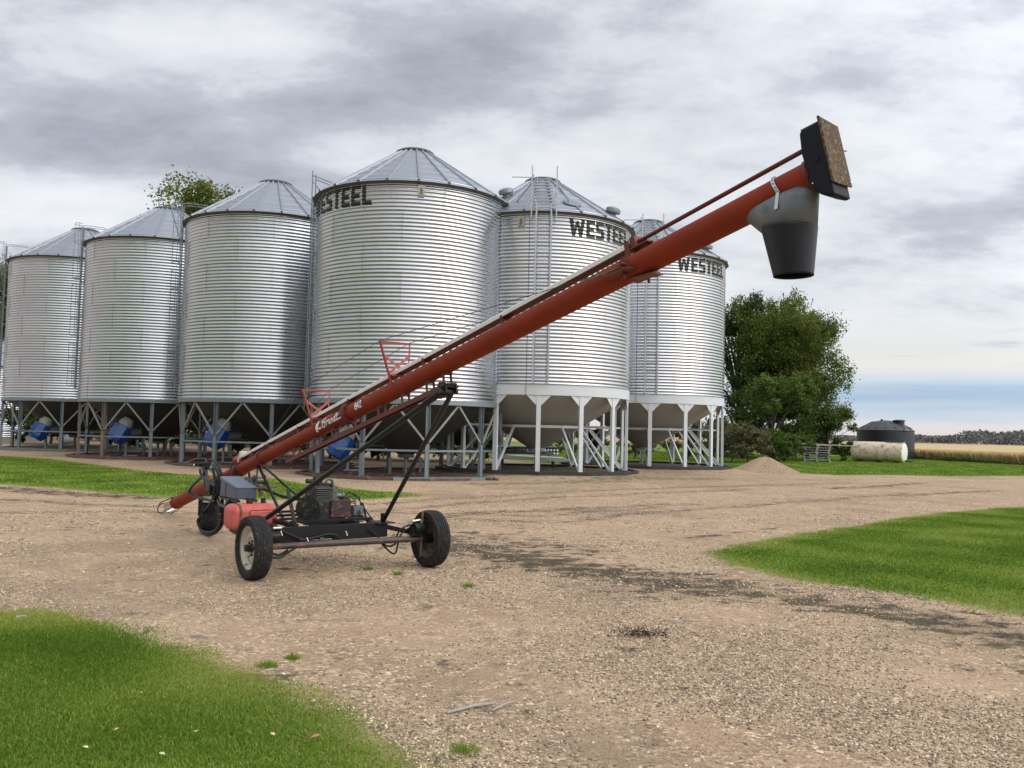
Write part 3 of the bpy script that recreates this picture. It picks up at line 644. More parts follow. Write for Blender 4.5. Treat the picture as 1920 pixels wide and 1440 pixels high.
    a = fr+R(22); vr = 2.75; zz = zt+(RS-vr)*sl; b_ = MB(); b_.lathe([(.30, -.06), (.30, .03), (.33, .03), (.33, .05), (.02, .06)], (vr*math.cos(a), vr*math.sin(a), zz), (math.cos(a)*sl, math.sin(a)*sl, 1), 24); link('roof_hatch', b_.mesh('roof_hatch', VM), rt)
    sight_glass(rt, fr+R({'E': -12, 'F': -12}[k]), zt-.42)
    mb = MB(); a = fr+R(-7); mb.tube([((RS+.03)*math.cos(a), (RS+.03)*math.sin(a), z_) for z_ in (zt, zb, HL2)], .006, 5); link('cable', mb.mesh('cable', BLACKB), rt)
    return rt, zt, fr
for k in 'EF': SR[k] = silo2(k)
rt, zt, fr = SR['E']; lettering(rt, 'WESTEEL', fr+R(16), 8.215-SILO['E'][2], .60, HL2+HS2, .9903)
rt, zt, fr = SR['F']; lettering(rt, 'WESTEEL', fr+R(20.5), 8.275-SILO['F'][2], .60, HL2+HS2, .9903)

# small flat-bottomed bin behind the row, left
cB = gnd(-8, 828); d_ = Vector((cB.x, cB.y, 0)).normalized(); cB = cB+d_*3.3
rt = root('small_grain_bin', 'small flat-bottomed corrugated bin on a concrete pad, behind the legs of the farthest-left silo', 'silo', (cB.x, cB.y, 0))
for r_ in range(5):
    for q in range(8): link('wall_sheet', SHEET, rt, (0, 0, .35+r_*SH), R(45*q+22.5*(r_ % 2)))
zt_ = .35+5*SH
for q in range(NP): link('roof_panel', ROOF1, rt, (0, 0, zt_), 2*math.pi*q/NP)
link('roof_cap', CAP, rt, (0, 0, zt_)); link('eave_shade_ring', EAVE, rt, (0, 0, zt_))
mb = MB(); mb.lathe([(.01, .34), (RS+.16, .34), (RS+.16, -.1)], n=48); link('concrete_pad', mb.mesh('concrete_pad', CONC), rt)

# blue aeration fans bolted under the hoppers
def fan(px, py, Y, label, s=1.0):
    o = at(px, py, Y); rt = root('aeration_fan', label, 'fan', o, 'blue aeration fans under the hoppers')
    ax = Vector((.42, .25, .88)).normalized()
    mb = MB(); mb.lathe([(.01, -.52), (.34, -.52), (.46, -.30), (.46, .30), (.40, .33), (.01, .33)], (0, 0, 0), ax, 8); link('housing', mb.mesh('housing', BLUE, ang=15), rt)
    mb = MB(); mb.lathe([(.33, .30), (.33, .50), (.22, .72), (.01, .72)], (0, 0, 0), ax, 20); link('neck', mb.mesh('neck', FANW), rt)
    mb = MB(); q = Vector((.45, .2, -.08)); mb.cyl(q, q+Vector((.42, .15, .05)), .30, 14); link('motor_guard', mb.mesh('motor_guard', BLACKB), rt)
    mb = MB(); mb.beam(Vector((.25, .1, -.3)), Vector((.25, .1, -o.z+.02)), .08, .08); mb.beam((.1, .1, -o.z+.04), (.7, .3, -o.z+.04), .1, .05); link('stand', mb.mesh('stand', STEEL), rt)
    link('latch', MB().box((-.36, -.22, .12), (.03, .05, .12)).mesh('latch', WHT), rt)
    rt.scale = (s, s, s)
fan(76, 806, 41.6, 'blue fan under the farthest-left silo, leftmost of the blue fans', .92)
fan(226, 810, 36.9, 'blue fan under the silo with rusty legs, second of the blue fans from the left', .92)
fan(407, 817, 32.3, 'blue fan under the silo left of the centre one, behind its front leg', .92)
fan(640, 833, 27.9, 'blue fan half hidden behind the auger tube under the centre silo', .86)

# ------------------------------------------------------------------ grain auger
TH = R(53.0); C0 = Vector((-1.75, 9.35, 0)); e1 = Vector((math.cos(TH), -math.sin(TH), 0)); e2 = Vector((math.sin(TH), math.cos(TH), 0)); UP = Vector((0, 0, 1))
AL = math.atan(.2337); ZA = 1.731; ta = (e1*math.cos(AL)+UP*math.sin(AL)); ha = (-e1*math.sin(AL)+UP*math.cos(AL)); B0 = C0+UP*ZA
RF = Matrix((e1, e2, UP)).transposed()           # frame axes
RT = Matrix((ta, e2, ha)).transposed()           # tube axes
def T_(s, o=0.0, h=0.0): return B0+ta*s+e2*o+ha*h
def Fp(s, o, z): return C0+e1*s+e2*o+UP*z
def pf(px, py, o=0.0):
    d = ray(px, py); t_ = (e2.dot(C0)+o)/(e2.x*d.x+e2.y*d.y); return Vector((d.x*t_, d.y*t_, HC+d.z*t_))
def pb(px, py, s=0.0):
    d = ray(px, py); t_ = (e1.dot(C0)+s)/(e1.x*d.x+e1.y*d.y); return Vector((d.x*t_, d.y*t_, HC+d.z*t_))
AUG = root('grain_auger', 'long red tube auger on a black wheeled frame, raised across the gravel yard', 'auger', C0)
def ap(name, mb, m, parent=AUG, label=None, ang=32):
    o = link(name, mb.mesh(name, m, C0, ang), parent)
    if label: o['label'] = label
    return o
RTU, RTL = .090, .083
ap('tube', MB().lathe([(RTU-.006, 0), (RTU, 0), (RTU, 5.884), (RTU-.006, 5.884)], T_(0), ta, 40), RED, label='upper tube, slightly thicker')
ap('tube', MB().lathe([(RTL-.008, 6.55), (RTL-.008, .0), (RTL, 0), (RTL, 4.62), (.098, 4.64), (.100, 6.50), (.106, 6.50), (.106, 6.58), (RTL-.008, 6.58)], T_(0), -ta, 40), RED, label='lower tube running down to the intake')
mb = MB(); mb.lathe([(RTL, -.03), (.125, -.03), (.125, -.004), (RTL, -.004)], T_(0), ta, 32, True); mb.lathe([(RTU-.01, .004), (.125, .004), (.125, .028), (RTU, .028)], T_(0), ta, 32, True)
for k in range(8): a = k*math.pi/4+.3; q = e2*math.cos(a)*.108+ha*math.sin(a)*.108; mb.cyl(T_(-.05)+q, T_(.05)+q, .009, 6)
ap('flange', mb, REDD)
for s_ in (-2.62,): ap('flange', MB().lathe([(RTL, -.02), (.112, -.02), (.112, .02), (RTL, .02)], T_(s_), ta, 32, True), REDD)
# intake cage and flighting
mb = MB(); n_ = 60; vs = []; fs = []
for k in range(n_+1):
    a = k*.42; s_ = -6.50-.62*k/n_
    vs += [T_(s_)+e2*math.cos(a)*.014+ha*math.sin(a)*.014, T_(s_)+e2*math.cos(a)*.082+ha*math.sin(a)*.082]
fs = [(2*k, 2*k+1, 2*k+3, 2*k+2) for k in range(n_)]
mb.add(vs, fs); mb.cyl(T_(-6.5), T_(-7.20), .018, 8); ap('flighting', mb, SCREW)
mb = MB()
for k in range(4):
    a = k*math.pi/2+math.pi/4; q = e2*math.cos(a)*.125+ha*math.sin(a)*.125; mb.tube([T_(-6.48)+q*.85, T_(-6.75)+q*1.0, T_(-7.22)+q*1.04, T_(-7.34)+q*.80], .010, 6)
mb.tube([T_(-7.34)+(e2*math.cos(a)+ha*math.sin(a))*.10 for a in np.linspace(0, 2*math.pi, 17)], .010, 6)
ap('intake_cage', mb, BLK)
# shaft guard (folded sheet, pale top, dark red trough) + lower shaft
ap('shaft_guard', MB().prism([T_(-3.42, -.045, .135), T_(-3.42, -.050, .165), T_(-3.42, -.018, .186), T_(-3.42, .018, .186), T_(-3.42, .050, .165), T_(-3.42, .045, .135), T_(-3.42, .044, .158), T_(-3.42, -.044, .158)], ta*7.86), WHT)
ap('shaft_channel', MB().prism([T_(-3.40, -.042, .128), T_(-3.40, -.042, .156), T_(-3.40, .042, .156), T_(-3.40, .042, .128)], ta*7.82), REDD)
ap('drive_shaft_tube', MB().cyl(T_(4.46, 0, .165), T_(5.89, 0, .172), .0145, 14), REDD)
def saddle(s, wd=.03, top=.15, name='bracket'):
    mb = MB()
    for o in (-.044, .044): mb.beam(T_(s, o*1.0, .06), T_(s, o, top), .008, wd, up=tuple(ta))
    mb.beam(T_(s, -.06, .118), T_(s, .06, .118), wd, .012, up=tuple(ha)); mb.box(T_(s+.04, 0, .122), (.09, .03, .01), RT); return ap(name, mb, REDD)
for s_ in (-3.30, -2.9, -2.30, -1.35, .03, 1.62, 2.9): saddle(s_)
mb = MB()
for o in (-.05, .05): mb.beam(T_(4.42, o, .05), T_(4.42, o, .185), .008, .045, up=tuple(ta))
mb.box(T_(4.47, 0, .165), (.05, .085, .07), RT); mb.box(T_(4.53, 0, .118), (.16, .10, .012), RT); mb.beam(T_(4.60, 0, .118), T_(4.60, 0, .07), .02, .05, up=tuple(ta)); mb.cyl(T_(4.44, 0, .19), T_(4.44, 0, .225), .012, 6)
ap('bearing_bracket', mb, REDD)
# X-braced cable trusses
def truss(s0, lean):
    mb = MB(); tl, tr = T_(s0+lean, -.17, .475), T_(s0+lean, .17, .475); bl, br = T_(s0, -.088, .0), T_(s0, .088, .0)
    bl2, br2 = T_(s0, -.088, .135), T_(s0, .088, .135)
    mb.beam(bl, tl, .014, .022); mb.beam(br, tr, .014, .022); mb.beam(tl-e2*.01, tr+e2*.01, .022, .022)
    mb.beam(bl.lerp(tl, .30), br.lerp(tr, .72)+ta*.004, .006, .026, up=tuple(ha)); mb.beam(br.lerp(tr, .30), bl.lerp(tl, .72)-ta*.004, .006, .026, up=tuple(ha))
    mb.box(T_(s0+.02, 0, .118), (.03, .20, .02), RT); return ap('cable_truss', mb, mat('bright_red_truss', (.27, .038, .016), .5, 0, .15, 6))
truss(-.80, -.06); truss(1.08, -.02)
for s_ in (-1, 1):
    pts = [T_(-2.62, .085*s_, .03), T_(-.86, .17*s_, .488), T_(1.06, .17*s_, .488), T_(4.40, .13*s_, -.02)]
    ap('cable', MB().tube(pts, .0032, 5), BLACKB)
mb = MB(); mb.prism([T_(4.28, -.165, -.035), T_(4.50, -.165, -.045), T_(4.50, .165, -.045), T_(4.28, .165, -.035)], -ha*.012)
mb.prism([T_(4.28, -.05, -.05), T_(4.62, -.05, -.115), T_(4.62, .05, -.115), T_(4.28, .05, -.05)], -ha*.012)
for s_ in (-1, 1): mb.box(T_(4.41, .097*s_, 0), (.06, .008, .13), RT); mb.cyl(T_(4.43, .10*s_, -.0), T_(4.43, .16*s_, -.0), .014, 8)
for s_ in (-.12, .12): mb.cyl(T_(4.42, s_, -.05), T_(4.42, s_, -.10), .010, 6)
ap('cable_anchor', mb, REDD)
mb = MB()
for s_ in (-1, 1): mb.tube([T_(4.38, .145*s_, -.015), T_(4.20, .15*s_, -.005), T_(4.02, .155*s_, .015)], .007, 6); mb.cyl(T_(4.22, .15*s_, -.008), T_(4.17, .15*s_, -.004), .013, 6)
ap('turnbuckle', mb, ENGL)
# underslung track
mb = MB()
for o in (-.03, .03): mb.beam(T_(-1.80, o, -.205), T_(1.90, o, -.205), .010, .040, up=tuple(ha))
mb.beam(T_(-1.80, 0, -.183), T_(1.90, 0, -.183), .07, .008, up=tuple(ha)); ap('lift_track', mb, REDD)
for s_ in (-1.55, -.95, -.45, .12, .65, 1.15, 1.62, 1.92):
    mb = MB(); mb.beam(T_(s_, -.028, -.07), T_(s_, -.028, -.19), .03, .010, up=tuple(e2)); mb.beam(T_(s_+.04, .028, -.07), T_(s_+.04, .028, -.19), .03, .010, up=tuple(e2)); mb.box(T_(s_+.03, 0, -.092), (.07, .07, .012), RT); ap('track_hanger', mb, REDD)
# lettering on the tube: script name and model number
WL = mat('white_decal', (.82, .81, .80), .45, 0, .08); PL_ = mat('plum_decal', (.05, .028, .04), .5)
def on_tube(pts, s0, a0, sc_, rad, wdt, up_=.0012, m=WL):
    """stroke pts (x along tube, y around) as a ribbon lying on the tube's near side"""
    mb = MB(); P_ = []
    for (x_, y_) in pts:
        q_ = (s0+x_*sc_, a0+y_*sc_*.74/rad)
        if P_:
            m_ = max(1, int(abs(q_[1]-P_[-1][1])/.10)); p_ = P_[-1]
            for i_ in range(1, m_): P_.append((p_[0]+(q_[0]-p_[0])*i_/m_, p_[1]+(q_[1]-p_[1])*i_/m_))
        P_.append(q_)
    for (sA, aA), (sB, aB) in zip(P_[:-1], P_[1:]):
        dx_, dy_ = sB-sA, (aB-aA)*rad; L = math.hypot(dx_, dy_)+1e-9; nx, ny = -dy_/L*wdt/2, dx_/L*wdt/2; ex, ey = dx_/L*wdt*.3, dy_/L*wdt*.3
        q = []
        for (s_, a_), sg, eg in (((sA, aA), 1, -1), ((sA, aA), -1, -1), ((sB, aB), -1, 1), ((sB, aB), 1, 1)):
            ss = s_+sg*nx+eg*ex; aa = a_+(sg*ny+eg*ey)/rad; q.append(T_(ss)+(-e2*math.cos(aa)+ha*math.sin(aa))*(rad+up_))
        mb.add(q, [(0, 1, 2, 3)])
    return mb
def arc(cx_, cy_, rx, ry, a, b, n=9): return [(cx_+rx*math.cos(R(a+(b-a)*i/n)), cy_+ry*math.sin(R(a+(b-a)*i/n))) for i in range(n+1)]
SCRIPT = [[(0, 0), (.16, .75), (.12, .9), (-.18, .72)], [(.14, .82), (.40, 1.02), (.62, .98), (.64, .74), (.40, .55), (.16, .50), (.48, .50), (.66, .34), (.58, .08), (.30, -.06), (.02, .02), (-.1, .14)],
          [(.84, 0), (.94, .48), (1.0, .36), (1.14, .50), (1.24, .46)], [(1.62, .46), (1.42, .48), (1.32, .24), (1.38, .02), (1.56, .12), (1.64, .46), (1.62, .08), (1.76, .02)],
          [(1.84, 0), (1.94, .48), (1.94, .30), (2.10, .50), (2.22, .40), (2.18, .06), (2.32, .02)], [(2.72, .46), (2.52, .48), (2.42, .24), (2.48, .02), (2.66, .12), (2.80, 1.0), (2.72, .06), (2.86, .02)],
          [(3.12, .92), (2.98, .10), (3.08, .0), (3.30, .08), (3.9, .04)], [(2.95, .58), (3.34, .60)]]
s0 = -.58; aa0 = -.42; sc_ = .125
mb = MB()
for st in SCRIPT:
    q = on_tube([(x_+.05, y_-.08) for x_, y_ in st], s0, aa0, sc_, RTL, .028, .0012); mb.add(q.v, q.f)
ap('decal_shadow', mb, PL_)
mb = MB()
for st in SCRIPT: q = on_tube(st, s0, aa0, sc_, RTL, .0145, .0026); mb.add(q.v, q.f)
q = on_tube([(-1.05, .9), (-1.30, .2), (-1.32, -.1)], s0, aa0, sc_, RTL, .050, .0026); mb.add(q.v, q.f)
q = on_tube([(-.75, .95), (-1.0, .1), (-.35, .02)], s0, aa0, sc_, RTL, .020, .0026); mb.add(q.v, q.f)
ap('brand_script', mb, WL)
q = on_tube([(-1.15, .85), (-1.42, .1), (-1.40, -.3), (-1.2, -.4)], s0, aa0, sc_, RTL, .03, .0018); ap('decal_shadow', q, PL_)
DIG = [arc(.2, .74, .19, .22, -90, 270, 12), arc(.2, .27, .22, .26, -90, 270, 12), [(.82, 0), (.82, 1.0), (.52, .32), (.98, .32)], [(1.12, .76), (1.18, .94), (1.32, 1.0), (1.46, .92), (1.48, .72), (1.14, .04), (1.52, .04)]]
mb = MB()
for st in DIG: q = on_tube(st, .26, -.35, .095, RTU, .015, .0022); mb.add(q.v, q.f)
ap('model_number', mb, WL)
mb = MB()
for st in DIG: q = on_tube([(x_+.08, y_+.1) for x_, y_ in st], .26, -.35, .095, RTU, .019, .001); mb.add(q.v, q.f)
ap('decal_shadow', mb, PL_)
# discharge boot, spout and strap (hang plumb)
ctop = T_(5.60, 0, -.02)
def loft(name, rings, m, parent=AUG, cap_in=True):
    mb = MB(); n = 36
    vs = []
    for (c_, ra, rb, tilt) in rings:
        for k in range(n):
            a = 2*math.pi*k/n; vs.append(c_+e1*ra*math.cos(a)+e2*rb*math.sin(a)+UP*tilt*math.cos(a))
    fs = [(i*n+k, i*n+(k+1) % n, (i+1)*n+(k+1) % n, (i+1)*n+k) for i in range(len(rings)-1) for k in range(n)]
    mb.add(vs, fs); o = ap(name, mb, m, ang=50); md = o.modifiers.new('thick', 'SOLIDIFY'); md.thickness = .004; return o
def bz(s, z, o=0): return Fp(s, o, z)
loft('spout_boot', [(bz(5.500, 2.965), .245, .098, .055), (bz(5.505, 2.93), .240, .108, .050), (bz(5.56, 2.76), .160, .132, -.01)], SPOUTG)
loft('spout_cone', [(bz(5.555, 2.80), .168, .140, -.012), (bz(5.555, 2.79), .168, .140, -.012), (bz(5.585, 2.515), .118, .104, 0), (bz(5.586, 2.505), .118, .104, 0)], SPOUTB)
mb = MB()
for a in np.linspace(-.35, 1.5, 14)[:-1]:
    a2 = a+1.85/13; r_ = RTU+.010
    q = [T_(5.68-.03*(a_+.2), 0, 0)+(-e2*math.cos(a_)+ha*math.sin(a_))*r_+ta*t_ for a_, t_ in ((a, -.012), (a, .012), (a2, .012), (a2, -.012))]; mb.add(q, [(0, 1, 2, 3)])
q0 = T_(5.68+.003, 0, 0)+(-e2*math.cos(-.35)+ha*math.sin(-.35))*(RTU+.010); mb.add([q0-ta*.012, q0+ta*.012, q0+ta*.022-UP*.11-e2*.03, q0-ta*.002-UP*.11-e2*.03], [(0, 1, 2, 3)])
st_ = ap('hanger_strap', mb, STRAPM)
mb = MB()
for k in range(6):
    a = 1.15-k*.30; q = T_(5.68-.03*(a+.2), 0, 0)+(-e2*math.cos(a)+ha*math.sin(a))*(RTU+.010); mb.cyl(q, q+(-e2*math.cos(a)+ha*math.sin(a))*.002, .004, 6)
ap('strap_holes', mb, BLACKB)['kind'] = 'stuff'
# head box
mb = MB(); 
def hb(s, o, h): return T_(s, o, h)
mb.prism([hb(5.885, -.088, .232), hb(5.872, -.088, .11), hb(5.880, -.088, .01), hb(5.882, -.088, -.078), hb(5.905, -.088, -.125), hb(5.935, -.088, -.165), hb(5.985, -.088, -.198), hb(6.012, -.088, -.198), hb(6.012, -.088, .245), hb(5.90, -.088, .250)], e2*.168)
o_ = ap('head_guard', mb, HEADB); bv = o_.modifiers.new('bevel', 'BEVEL'); bv.width = .010; bv.segments = 2
mb = MB(); mb.prism([hb(6.015, -.098, .271), hb(6.015, .092, .250), hb(6.015, .096, .05), hb(6.015, .099, -.125), hb(6.015, .02, -.130), hb(6.015, -.090, -.127), hb(6.015, -.094, .07)], ta*.010); ap('end_plate', mb, RPLATE)
mb = MB()
for k in range(9): mb.box(hb(6.0265, -.094+.002*(k % 3), .255-k*.046), (.003, .008, .030), RT)
ap('plate_edge_scale', mb, mat('dark_scale', (.03, .022, .016), .9))['kind'] = 'stuff'
ap('guard_bolt', MB().cyl(hb(5.955, -.088, .035), hb(5.955, -.094, .035), .014, 12), HEADB); ap('guard_bolt', MB().cyl(hb(5.905, -.088, -.085), hb(5.905, -.092, -.085), .005, 8), BRASS)
ap('guard_bolt', MB().cyl(hb(6.02, .086, -.10), hb(6.03, .086, -.10), .005, 8), BRASS); ap('guard_bolt', MB().cyl(hb(6.02, .093, .10), hb(6.035, .108, .095), .0035, 5), ENG)
mb = MB(); mb.prism([hb(5.893, -.080, .2525), hb(6.010, -.080, .2475), hb(6.010, .072, .2475), hb(5.893, .072, .2525)], ha*.003); ap('guard_top_sheen', mb, mat('top_sheen', (.14, .15, .15), .5))  # pale top sheet; the sheen is put into its colour
mb = MB(); mb.lathe([(RTU+.001, -.012), (RTU+.010, -.012), (RTU+.010, .012), (RTU+.001, .012)], T_(5.865), ta, 28, True); ap('head_collar', mb, REDD)

# chassis
LW, RW = Vector((-2.60, 8.80, .322)), Vector((-.90, 9.915, .318)); axv = (RW-LW).normalized()
ap('axle_pipe', MB().cyl(LW+axv*.03, RW-axv*.03, .034, 16), PIPER)
mb = MB(); mb.beam(Fp(-.16, -.80, .42), Fp(-.16, .56, .42), .07, .16); mb.box(Fp(-.20, .52, .50), (.26, .22, .012), RF); mb.beam(Fp(-.2, .60, .44), Fp(-.03, .97, .35), .05, .05); mb.beam(Fp(-.2, -.78, .44), Fp(-.07, -.95, .36), .05, .05)
ap('cross_beam', mb, BLK)
mb = MB()
for o in (-.50, .22): mb.beam(Fp(-.2, o, .50), Fp(-1.45, o, .50), .05, .05)
for s_ in (-.32, -.62, -1.0, -1.42): mb.beam(Fp(s_, -.52, .535), Fp(s_, .45, .535), .045, .025)
for s_, o in ((-.3, -.5), (-.3, .2), (-.95, -.5), (-.95, .2)): mb.beam(Fp(s_, o, .34), Fp(s_, o, .52), .04, .04)
mb.beam(Fp(-1.42, -.6, .42), Fp(-.18, -.6, .42), .05, .07); mb.beam(Fp(-.20, .5, .42), Fp(-1.3, .30, .42), .05, .06)
ap('platform_frame', mb, BLK)
mb = MB()
mb.tube([Fp(-.25, .52, .46), Fp(-1.2, .45, .60), Fp(-2.5, .28, .62), Fp(-3.2, .12, .74)], .024, 10); mb.tube([Fp(-.25, -.62, .46), Fp(-1.5, -.56, .48), Fp(-2.9, -.42, .50), Fp(-3.5, -.28, .54)], .024, 10)
ap('tow_bar', mb, BLK)
mb = MB()
for oo in (-.12, .12): mb.beam(T_(-3.5, oo, .10), Fp(-3.36, oo*1.3, .60), .012, .055, up=tuple(ta))
mb.lathe([(RTL+.002, -.03), (RTL+.014, -.03), (RTL+.014, .03), (RTL+.002, .03)], T_(-3.45), ta, 24, True); mb.beam(Fp(-3.34, -.2, .60), Fp(-3.34, .2, .60), .05, .05)
ap('tube_clamp', mb, ENG)
# red pulley housing with pale plate at the lower end of the shaft
mb = MB(); mb.lathe([(.001, 0), (.06, 0), (.065, .03), (.06, .13), (.001, .14)], T_(-3.62, 0, .15), ta, 16); mb.box(T_(-3.45, 0, .10), (.16, .08, .04), RT); ap('pulley_housing', mb, mat('bright_red_truss', (.27, .038, .016)))
mb = MB(); mb.prism([T_(-3.47, -.05, .12), T_(-3.36, -.05, .24), T_(-3.30, -.05, .22), T_(-3.42, -.05, .09)], e2*.1); ap('belt_shield', mb, mat('bone_plate', (.55, .52, .44), .6))
# lift arms
apx = T_(1.93, 0, -.255)
mb = MB(); mb.cyl(pf(497, 973, -.80), apx-e2*.05-ta*.03, .026, 14); mb.lathe([(.034, -.22), (.034, .0)], apx-e2*.05-ta*.03, apx-pf(497, 973, -.80), 12); ap('lift_arm', mb, BLK)
mb = MB(); mb.cyl(Fp(-.22, .55, .50), apx+e2*.05, .024, 14); mb.beam(Fp(-.22, .55, .42), Fp(-.20, .54, .60), .05, .05); ap('lift_arm', mb, BLK)
mb = MB(); mb.cyl(apx-e2*.10, apx+e2*.10, .022, 12)
for o in (-.075, .075): mb.lathe([(.001, -.012), (.038, -.012), (.038, .012), (.001, .012)], apx+e2*o+ha*.045, e2, 16); mb.box(apx+e2*o*.75+ha*.02, (.13, .010, .085), RT)
mb.cyl(apx+ta*.04-e2*.09+ha*.04, apx+ta*.04+e2*.09+ha*.04, .014, 8); mb.box(apx+ha*.052, (.16, .10, .012), RT); mb.box(apx-ta*.10-ha*.005, (.14, .06, .05), RT)
ap('trolley', mb, ENG)
mb = MB(); mb.beam(T_(-2.72, -.03, -.08), pb(539, 990, -1.0), .022, .035); mb.beam(T_(-2.72, .03, -.08), Fp(-1.6, .34, .50), .022, .022); mb.beam(T_(-2.70, -.05, -.09), Fp(-1.45, -.5, .52), .018, .018)
mb.beam(Fp(-.3, -.48, .52), Fp(-.62, -.44, .86), .03, .04); mb.beam(Fp(-1.35, .22, .52), Fp(-.98, .2, .80), .03, .03)
ap('support_strut', mb, BLK)
mb = MB(); mb.tube([T_(-1.95, 0, -.10), T_(1.9, 0, -.23)], .004, 5); ap('winch_cable', mb, ENGL)

# wheels
def wheel(c, ax, Rw, wd, rimm, label, side, hubm, parent=AUG, gd=.010):
    ax = Vector(ax).normalized(); c = Vector(c)
    W = bpy.data.objects.new('wheel', None); COL.objects.link(W); W.parent = parent; W.location = c-C0; W['label'] = label
    def wpart(n, mb, m, ang=30): return link(n, mb.mesh(n, m, c, ang), W)
    h = wd/2; rr = Rw*.66
    prof = [(rr, -h*.62), (rr+.02, -h*.74), (Rw*.80, -h*.98), (Rw*.93, -h*.95), (Rw*.975, -h*.80)]
    gr = 5
    for k in range(gr):
        x0 = -h*.76+k*(h*1.52)/gr; x1 = x0+(h*1.52)/gr*.74; cr = lambda x: Rw-.012*(x/h)**2
        prof += [(cr(x0), x0), (cr(x1), x1)]
        if k < gr-1: prof += [(cr(x1)-gd, x1+.002), (cr(x1)-gd, x1+(h*1.52)/gr*.24)]
    prof += [(Rw*.975, h*.80), (Rw*.93, h*.95), (Rw*.80, h*.98), (rr+.02, h*.74), (rr, h*.62)]
    mb = MB(); mb.lathe(prof, c, ax, 72)
    wpart('tyre', mb, RUBBER)
    mb = MB(); mb.lathe([(rr+.014, -h*.70), (rr+.016, -h*.64), (rr-.004, -h*.60), (rr-.016, -h*.3), (rr-.04, -h*.05), (rr-.04, h*.1), (rr-.016, h*.3), (rr-.004, h*.60), (rr+.016, h*.64), (rr+.014, h*.70)], c, ax, 48)
    dsk = side*h*.10   # disc closer to the outer face
    mb.lathe([(rr-.038, dsk), (rr-.055, dsk+side*.012), (rr*.55, dsk+side*.028), (rr*.42, dsk+side*.006), (.03, dsk+side*.006), (.001, dsk+side*.006)], c, ax, 48)
    o = wpart('rim', mb, rimm); md = o.modifiers.new('t', 'SOLIDIFY'); md.thickness = .003
    mb = MB(); mb.lathe([(.055, -.05), (.055, .0), (.036, .02), (.036, .075), (.001, .08)], c+ax*(dsk+side*.004)*1.0, ax*side, 20)
    for k in range(5):
        a = 2*math.pi*k/5; x = ax.cross(UP).normalized(); y = ax.cross(x); q = c+ax*dsk+(x*math.cos(a)+y*math.sin(a))*rr*.34; mb.cyl(q, q+ax*side*.026, .011, 6)
    mb.cyl(c-ax*side*.02, c-ax*side*(h+.02), .042, 14)
    wpart('hub', mb, hubm)
    # valve slots in disc
    return W
wheel(LW, e2, .326, .185, RIMW, 'near left wheel with cream rim', -1, ENG, gd=.004)
wheel(RW, e2, .322, .185, RIMD, 'right wheel seen from its dark inner side', 1, BLK)
TW = Vector((-4.30, 12.40, .245)); st3 = Vector((.965, .26, 0)).normalized()
wheel(TW, st3, .245, .25, RIMW, 'small fat steering wheel behind the hydraulic hoses', -1, ENG)
mb = MB(); mb.tube([RW+e2*-.11+UP*.31, RW+e2*-.115+UP*.18, RW+e2*-.12-UP*.02, RW+e2*-.12-UP*.20], .014, 6); ap('brake_lever', mb, mat('rusty_lever', (.16, .09, .05), .8))
mb = MB(); mb.cyl(RW-e2*.24+UP*.12+e1*.02, RW-e2*.08+UP*.12, .065, 16); mb.box(RW-e2*.20+UP*.09, (.09, .12, .10), RF); ap('hydraulic_motor', mb, BLK)
ap('hose_fitting', MB().cyl(RW-e2*.25+UP*.205, RW-e2*.14+UP*.215, .014, 8), BRASS); ap('hose_fitting', MB().cyl(RW-e2*.12+UP*.215, RW-e2*.125+UP*.17, .014, 8), BRASS)
mb = MB(); mb.cyl(LW+e2*.10+UP*.10, LW+e2*.26+UP*.10, .06, 16); ap('hydraulic_motor', mb, BLK)
# front (steering) leg, fender
mb = MB(); mb.beam(TW+UP*.30-st3*.0, TW+UP*.52, .05, .05)
for s_ in (-1, 1): mb.beam(TW+st3*s_*.15, TW+st3*s_*.15+UP*.31, .012, .05)
mb.beam(TW-st3*.135+UP*.305, TW+st3*.135+UP*.305, .05, .02); mb.beam(TW+UP*.50, Fp(-3.34, -.24, .56), .05, .05); mb.beam(TW+UP*.42-e2*.1, TW+UP*.42+e2*.42+e1*.1, .05, .04)
ap('steering_fork', mb, BLK)
mb = MB()
for a in np.linspace(50, 128, 7)[:-1]:
    a2 = a+13; f_ = st3.cross(UP)
    mb.add([TW+st3*o_+(f_*math.cos(R(q))+UP*math.sin(R(q)))*.275 for q, o_ in ((a, -.1), (a, .1), (a2, .1), (a2, -.1))], [(0, 1, 2, 3)])
ap('mudguard', mb, mat('pale_mudguard', (.55, .52, .44), .5))

# tool box, fuel tank
bx0, bx1 = -2.66, -2.05
def BX(s_, o_, f_): # f_ 0 bottom .. 1 top ; the lid slopes down toward the engine
    k_ = (s_-bx0)/(bx1-bx0); return Fp(s_, o_, (.64)+f_*(.250+(.155-.250)*k_))
mb = MB(); mb.add([BX(s_, o_, f_) for s_ in (bx0, bx1) for o_ in (-.515, -.265) for f_ in (0, .86)], [(0, 1, 3, 2), (4, 6, 7, 5), (0, 4, 5, 1), (2, 3, 7, 6), (0, 2, 6, 4), (1, 5, 7, 3)])
o_ = ap('tool_box', mb, BOXG); bv = o_.modifiers.new('b', 'BEVEL'); bv.width = .012; bv.segments = 2
mb = MB(); mb.add([BX(s_, o_, f_) for s_ in (bx0-.008, bx1+.008) for o_ in (-.523, -.257) for f_ in (.84, 1.02)], [(0, 1, 3, 2), (4, 6, 7, 5), (0, 4, 5, 1), (2, 3, 7, 6), (0, 2, 6, 4), (1, 5, 7, 3)])
l_ = ap('tool_box_lid', mb, mat('slate_lid', (.11, .135, .18), .45, 0, .1, 8)); bv = l_.modifiers.new('b', 'BEVEL'); bv.width = .012; bv.segments = 3
mb = MB()
